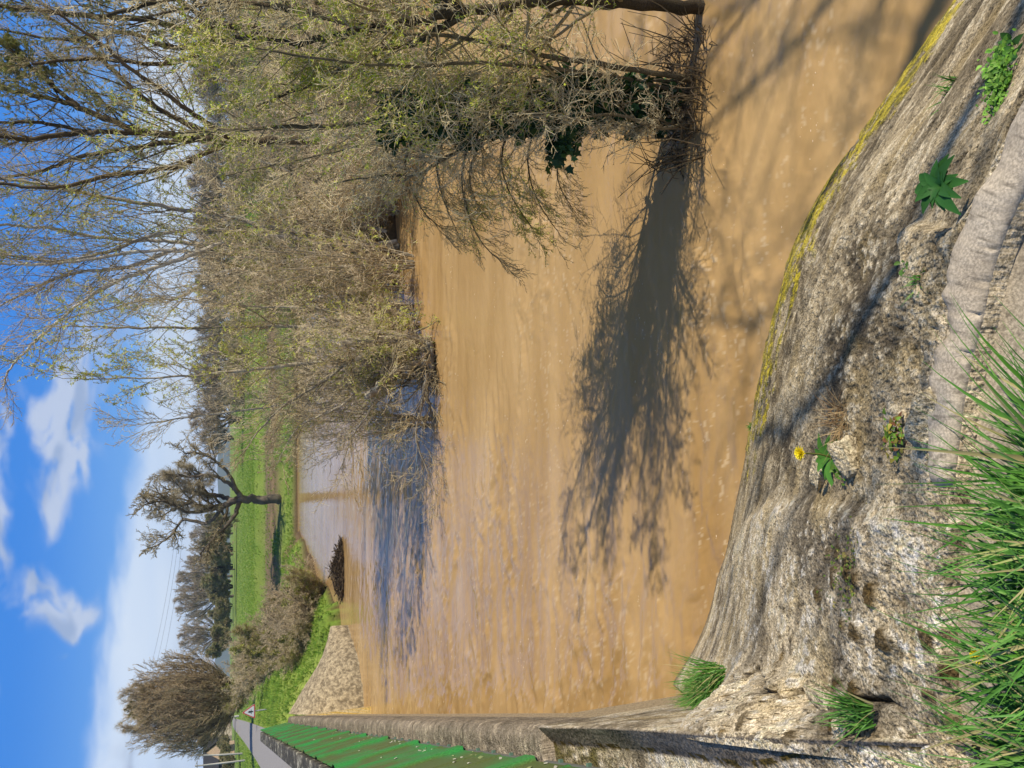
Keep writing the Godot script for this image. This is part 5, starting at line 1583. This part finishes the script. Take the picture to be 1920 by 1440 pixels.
	for i in 40:      # low scrub under the skyline wood
		var az := lerpf(-0.02, 0.62, (i + rng.randf()) / 40.0)
		var f := rng.randf_range(95.0, 160.0)
		var x := f * tan(az)
		var sc := copy_thing(br, Vector3(x, land(x, f) - 0.2, -f), rng.randf() * TAU, Vector3(2.0, 1.5, 2.0) * rng.randf_range(0.7, 1.2), "low brown scrub bush at the foot of the skyline wood", "scrub bushes under the skyline wood")
		sc.name = numbered("scrub_bush")
	var sh: Node3D = plant("brush_shrub", "grey brown leafless brush on the flooded right bank behind the birch", "shrub", Vector3(6.0, 0.2, -24.5), fan(Vector3(6.0, 0.2, -24.5), 12, 1.5, 3.2, 0.04), Hs, [M.leafpair, M.leaf, 0.04, 0.09, shrub_tones, 5000, "young_leaves"], "brush on the flooded right bank")
	for i in 22:
		var f := rng.randf_range(22.5, 50.0)
		var x := lerpf(3.4 + 0.09 * (f - 21.0), f * 0.58, pow((i + rng.randf()) / 22.0, 1.2))
		copy_thing(sh, Vector3(x, maxf(land(x, f), 0.0) - 0.1, -f), rng.randf() * TAU, Vector3.ONE * rng.randf_range(0.7, 1.3), "grey brown leafless brush on the flooded right bank behind the birch", "brush on the flooded right bank")

# ------------------------------------------------------------------ small plants
func blades(n: int, foot: Vector2, length: Vector2, width: Vector2, lean: Vector3, spread: float, bend: float, tones: Array) -> ArrayMesh:
	var t := Tubes.new()
	for i in n:
		var p := Vector3(rn(foot.x), 0, rn(foot.y))
		var l := rng.randf_range(length.x, length.y)
		var d := (Vector3(rn(spread), 1.0, rn(spread)) + lean * rng.randf_range(0.4, 1.3)).normalized()
		var out := (Vector3(d.x, 0, d.z) + Vector3(rn(0.3), 0, rn(0.3))).normalized()
		var pts := PackedVector3Array([p])
		var b := bend * rng.randf_range(0.2, 1.3)
		for k in 7:
			d = (d + out * (b * 0.14) - Vector3(0, b * 0.10 * (k / 6.0), 0)).normalized()
			p += d * (l / 7.0)
			pts.append(p)
		var c: Color = tones[rng.randi() % tones.size()]
		var g := rng.randf_range(0.75, 1.2)
		t.blade(pts, rng.randf_range(width.x, width.y), out.cross(Vector3.UP) + Vector3(rn(0.4), rn(0.3), rn(0.4)), Color(c.r * g, c.g * g, c.b * g), 0.22, 0.04)
	return t.mesh()

func small_plants() -> void:
	var lush := [Color(0.085, 0.245, 0.03), Color(0.12, 0.30, 0.045), Color(0.06, 0.18, 0.025), Color(0.17, 0.35, 0.08), Color(0.10, 0.26, 0.05), Color(0.28, 0.33, 0.10), Color(0.09, 0.24, 0.04), Color(0.07, 0.2, 0.03), Color(0.13, 0.3, 0.05), Color(0.08, 0.22, 0.03), Color(0.11, 0.27, 0.05), Color(0.4, 0.36, 0.16)]
	# long grass in front of the camera
	var g := part("long_grass", blades(2700, Vector2(0.36, 0.13), Vector2(0.16, 0.5), Vector2(0.006, 0.015), Vector3(0.02, 0, -0.26), 0.8, 1.5, lush), M.grass, null, "stuff")
	g.position = Vector3(-0.50, 2.77, -0.86)
	tag(g, "lush long green grass growing beside the path at the lower edge", "grass")
	# yellow flower in it
	flower("yellow_flower", "yellow flower among the long grass at the lower left", Vector3(-0.561, 2.950, -1.152), 0.018, 0.17)
	# dandelion on the slope
	var at := Vector3(-0.263, 2.381, -2.174)
	var o := thing("dandelion", "dandelion with one open yellow flower on the concrete slope", "flower", at)
	var t := Tubes.new()
	for i in 11:
		var an := TAU * i / 11.0 + rn(0.2)
		t.leaf(Vector3.ZERO, Vector3(cos(an), 0.35, sin(an)).normalized(), Vector3.UP, rng.randf_range(0.07, 0.13), 0.028, Color(0.06, 0.17, 0.025) * rng.randf_range(0.8, 1.4), 0.25)
	part("leaves", t.mesh(), M.grass, o)
	t = Tubes.new()
	t.tube(PackedVector3Array([Vector3.ZERO, Vector3(0.015, 0.06, 0.0), Vector3(0.02, 0.13, -0.01)]), 0.0035, 0.003, 6, Color(0.2, 0.22, 0.06))
	part("stalk", t.mesh(), M.grass, o)
	part("flower_head", petals(0.026), M.grass, o).position = Vector3(0.02, 0.13, -0.01)
	# broad-leaved rosette on the rim
	at = Vector3(0.457, 2.722, -1.328)
	o = thing("broad_leaved_weed", "dark green rosette of broad leaves growing from the rim at right", "plant", at + Vector3(0.02, 0.05, -0.05))
	for i in 24:
		var an := TAU * i * 0.381966 + rn(0.2)
		var hgt := 0.9 - 0.7 * (i / 24.0)
		t = Tubes.new()
		t.leaf(Vector3(0, 0.015, 0), Vector3(cos(an), hgt, sin(an)).normalized(), Vector3.UP, lerpf(0.038, 0.085, i / 24.0) * rng.randf_range(0.85, 1.15), lerpf(0.018, 0.036, i / 24.0), Color(0.045, 0.15, 0.03) * rng.randf_range(0.75, 1.5), 0.3)
		part("leaf", t.mesh(), M.grass, o)
	# small leafy weeds
	leafy("parsley_weed", "bright curly weed in the crack under the rim at the far right", Vector3(0.754, 2.558, -1.387), 700, Vector3(0.085, 0.03, 0.035), Vector2(0.006, 0.016), [Color(0.2, 0.42, 0.05), Color(0.27, 0.48, 0.08), Color(0.12, 0.3, 0.04)])
	leafy("dark_leaved_weed", "dark leaved weed at the right end of the rim crack", Vector3(0.855, 2.483, -1.424), 40, Vector3(0.04, 0.03, 0.03), Vector2(0.018, 0.032), [Color(0.05, 0.14, 0.03)])
	leafy("trailing_weed", "yellow green trailing weed with reddish leaves above the grass, on the rim", Vector3(-0.143, 2.699, -1.580), 110, Vector3(0.06, 0.025, 0.035), Vector2(0.008, 0.02), [Color(0.13, 0.24, 0.03), Color(0.3, 0.26, 0.05), Color(0.2, 0.09, 0.04), Color(0.16, 0.3, 0.05)])
	leafy("seedling_weed", "tiny green weed right of the dandelion stone", Vector3(-0.274, 2.483, -2.000), 40, Vector3(0.04, 0.03, 0.03), Vector2(0.012, 0.025), [Color(0.1, 0.2, 0.03)])
	leafy("creeping_weed", "patch of tiny creeping leaves on the mossy concrete left of the grass", Vector3(-0.588, 2.653, -1.732), 500, Vector3(0.16, 0.015, 0.12), Vector2(0.006, 0.014), [Color(0.16, 0.22, 0.04), Color(0.11, 0.17, 0.03), Color(0.3, 0.26, 0.08)])
	leafy("slope_weed", "small round leaved weed halfway along the slope near the shadow", Vector3(0.314, 2.606, -1.608), 40, Vector3(0.04, 0.03, 0.04), Vector2(0.012, 0.025), [Color(0.1, 0.2, 0.04)])
	# grass tufts on the slope
	var tufts := [[Vector3(-1.724, 1.724, -3.760), 330, 0.10, 0.34, Vector3(-0.5, 0.2, -0.7), "large bright grass tuft at the water end of the slope by the wall"], [Vector3(-1.986, 1.581, -4.147), 230, 0.10, 0.26, Vector3(-0.5, 0, -0.6), "lower grass tuft overhanging the water beside the wall"], [Vector3(-0.888, 2.785, -1.607), 70, 0.035, 0.17, Vector3(0.1, 0.1, -0.6), "thin grass tuft in the crack between slope and wall"], [Vector3(0.278, 2.653, -1.540), 30, 0.03, 0.09, Vector3(-0.3, 0.1, -0.2), "small grass tuft on the slope below the rim, in the shadow band"], [Vector3(0.947, 2.196, -1.818), 36, 0.04, 0.12, Vector3(-0.2, 0.1, -0.3), "yellowish grass wisp among the moss at the right of the slope"], [Vector3(-0.362, 0.189, -5.467), 30, 0.03, 0.08, Vector3(0, 0.1, -0.3), "small green tuft at the waterline below the dandelion"]]
	for q in tufts:
		var m := part("grass_tuft", blades(q[1], Vector2(q[2], q[2] * 0.7), Vector2(q[3] * 0.45, q[3]), Vector2(0.003, 0.006), q[4], 0.6, 0.8, lush), M.grass)
		m.position = q[0]
		tag(m, q[5], "grass", "grass tufts on the slope")
	# tuft of dry straw
	var dry := part("dry_grass", blades(150, Vector2(0.05, 0.03), Vector2(0.05, 0.16), Vector2(0.0015, 0.003), Vector3(-0.3, -0.4, 0.2), 1.2, 1.0, [Color(0.36, 0.25, 0.12), Color(0.28, 0.17, 0.08), Color(0.45, 0.34, 0.18)]), M.grass)
	dry.position = Vector3(-0.121, 2.407, -2.098)
	tag(dry, "clump of dead straw coloured grass on the slope beyond the dandelion", "dead grass")

func petals(r: float) -> ArrayMesh:
	var t := Tubes.new()
	for i in 54:
		var an := TAU * i * 0.381966
		var k := sqrt(float(i) / 54.0)
		var d := Vector3(cos(an) * (0.25 + k), 1.05 - 0.75 * k, sin(an) * (0.25 + k)).normalized()
		t.blade(PackedVector3Array([Vector3.ZERO, d * r * 0.6, d * r * (0.75 + 0.35 * k)]), r * 0.24, d.cross(Vector3.UP) + Vector3(0.01, 0, 0), Color(0.88, 0.72, 0.02), 0.1, 0.5)
	return t.mesh()

func flower(called: String, label: String, at: Vector3, r: float, h: float) -> void:
	var o := thing(called, label, "flower", Vector3(at.x, at.y - h, at.z))
	var t := Tubes.new()
	t.tube(PackedVector3Array([Vector3.ZERO, Vector3(0.004, h * 0.5, 0), Vector3(0, h, 0)]), 0.0025, 0.002, 6, Color(0.12, 0.22, 0.04))
	part("stalk", t.mesh(), M.grass, o)
	part("flower_head", petals(r), M.grass, o).position = Vector3(0, h, 0)

func leafy(called: String, label: String, at: Vector3, n: int, spread: Vector3, size: Vector2, tones: Array) -> void:
	var t := Tubes.new()
	for i in n:
		var p := Vector3(rng.randfn(0, 0.5) * spread.x, rng.randf() * spread.y, rng.randfn(0, 0.5) * spread.z)
		var an := rng.randf() * TAU
		var c: Color = tones[rng.randi() % tones.size()]
		var l := rng.randf_range(size.x, size.y)
		t.leaf(p, Vector3(cos(an), rng.randf_range(0.1, 0.9), sin(an)).normalized(), Vector3.UP, l, l * 0.6, c * rng.randf_range(0.75, 1.3), 0.3)
	var o := part(called, t.mesh(), M.grass)
	o.position = at + Vector3(0, 0.012, 0)
	tag(o, label, "weed")
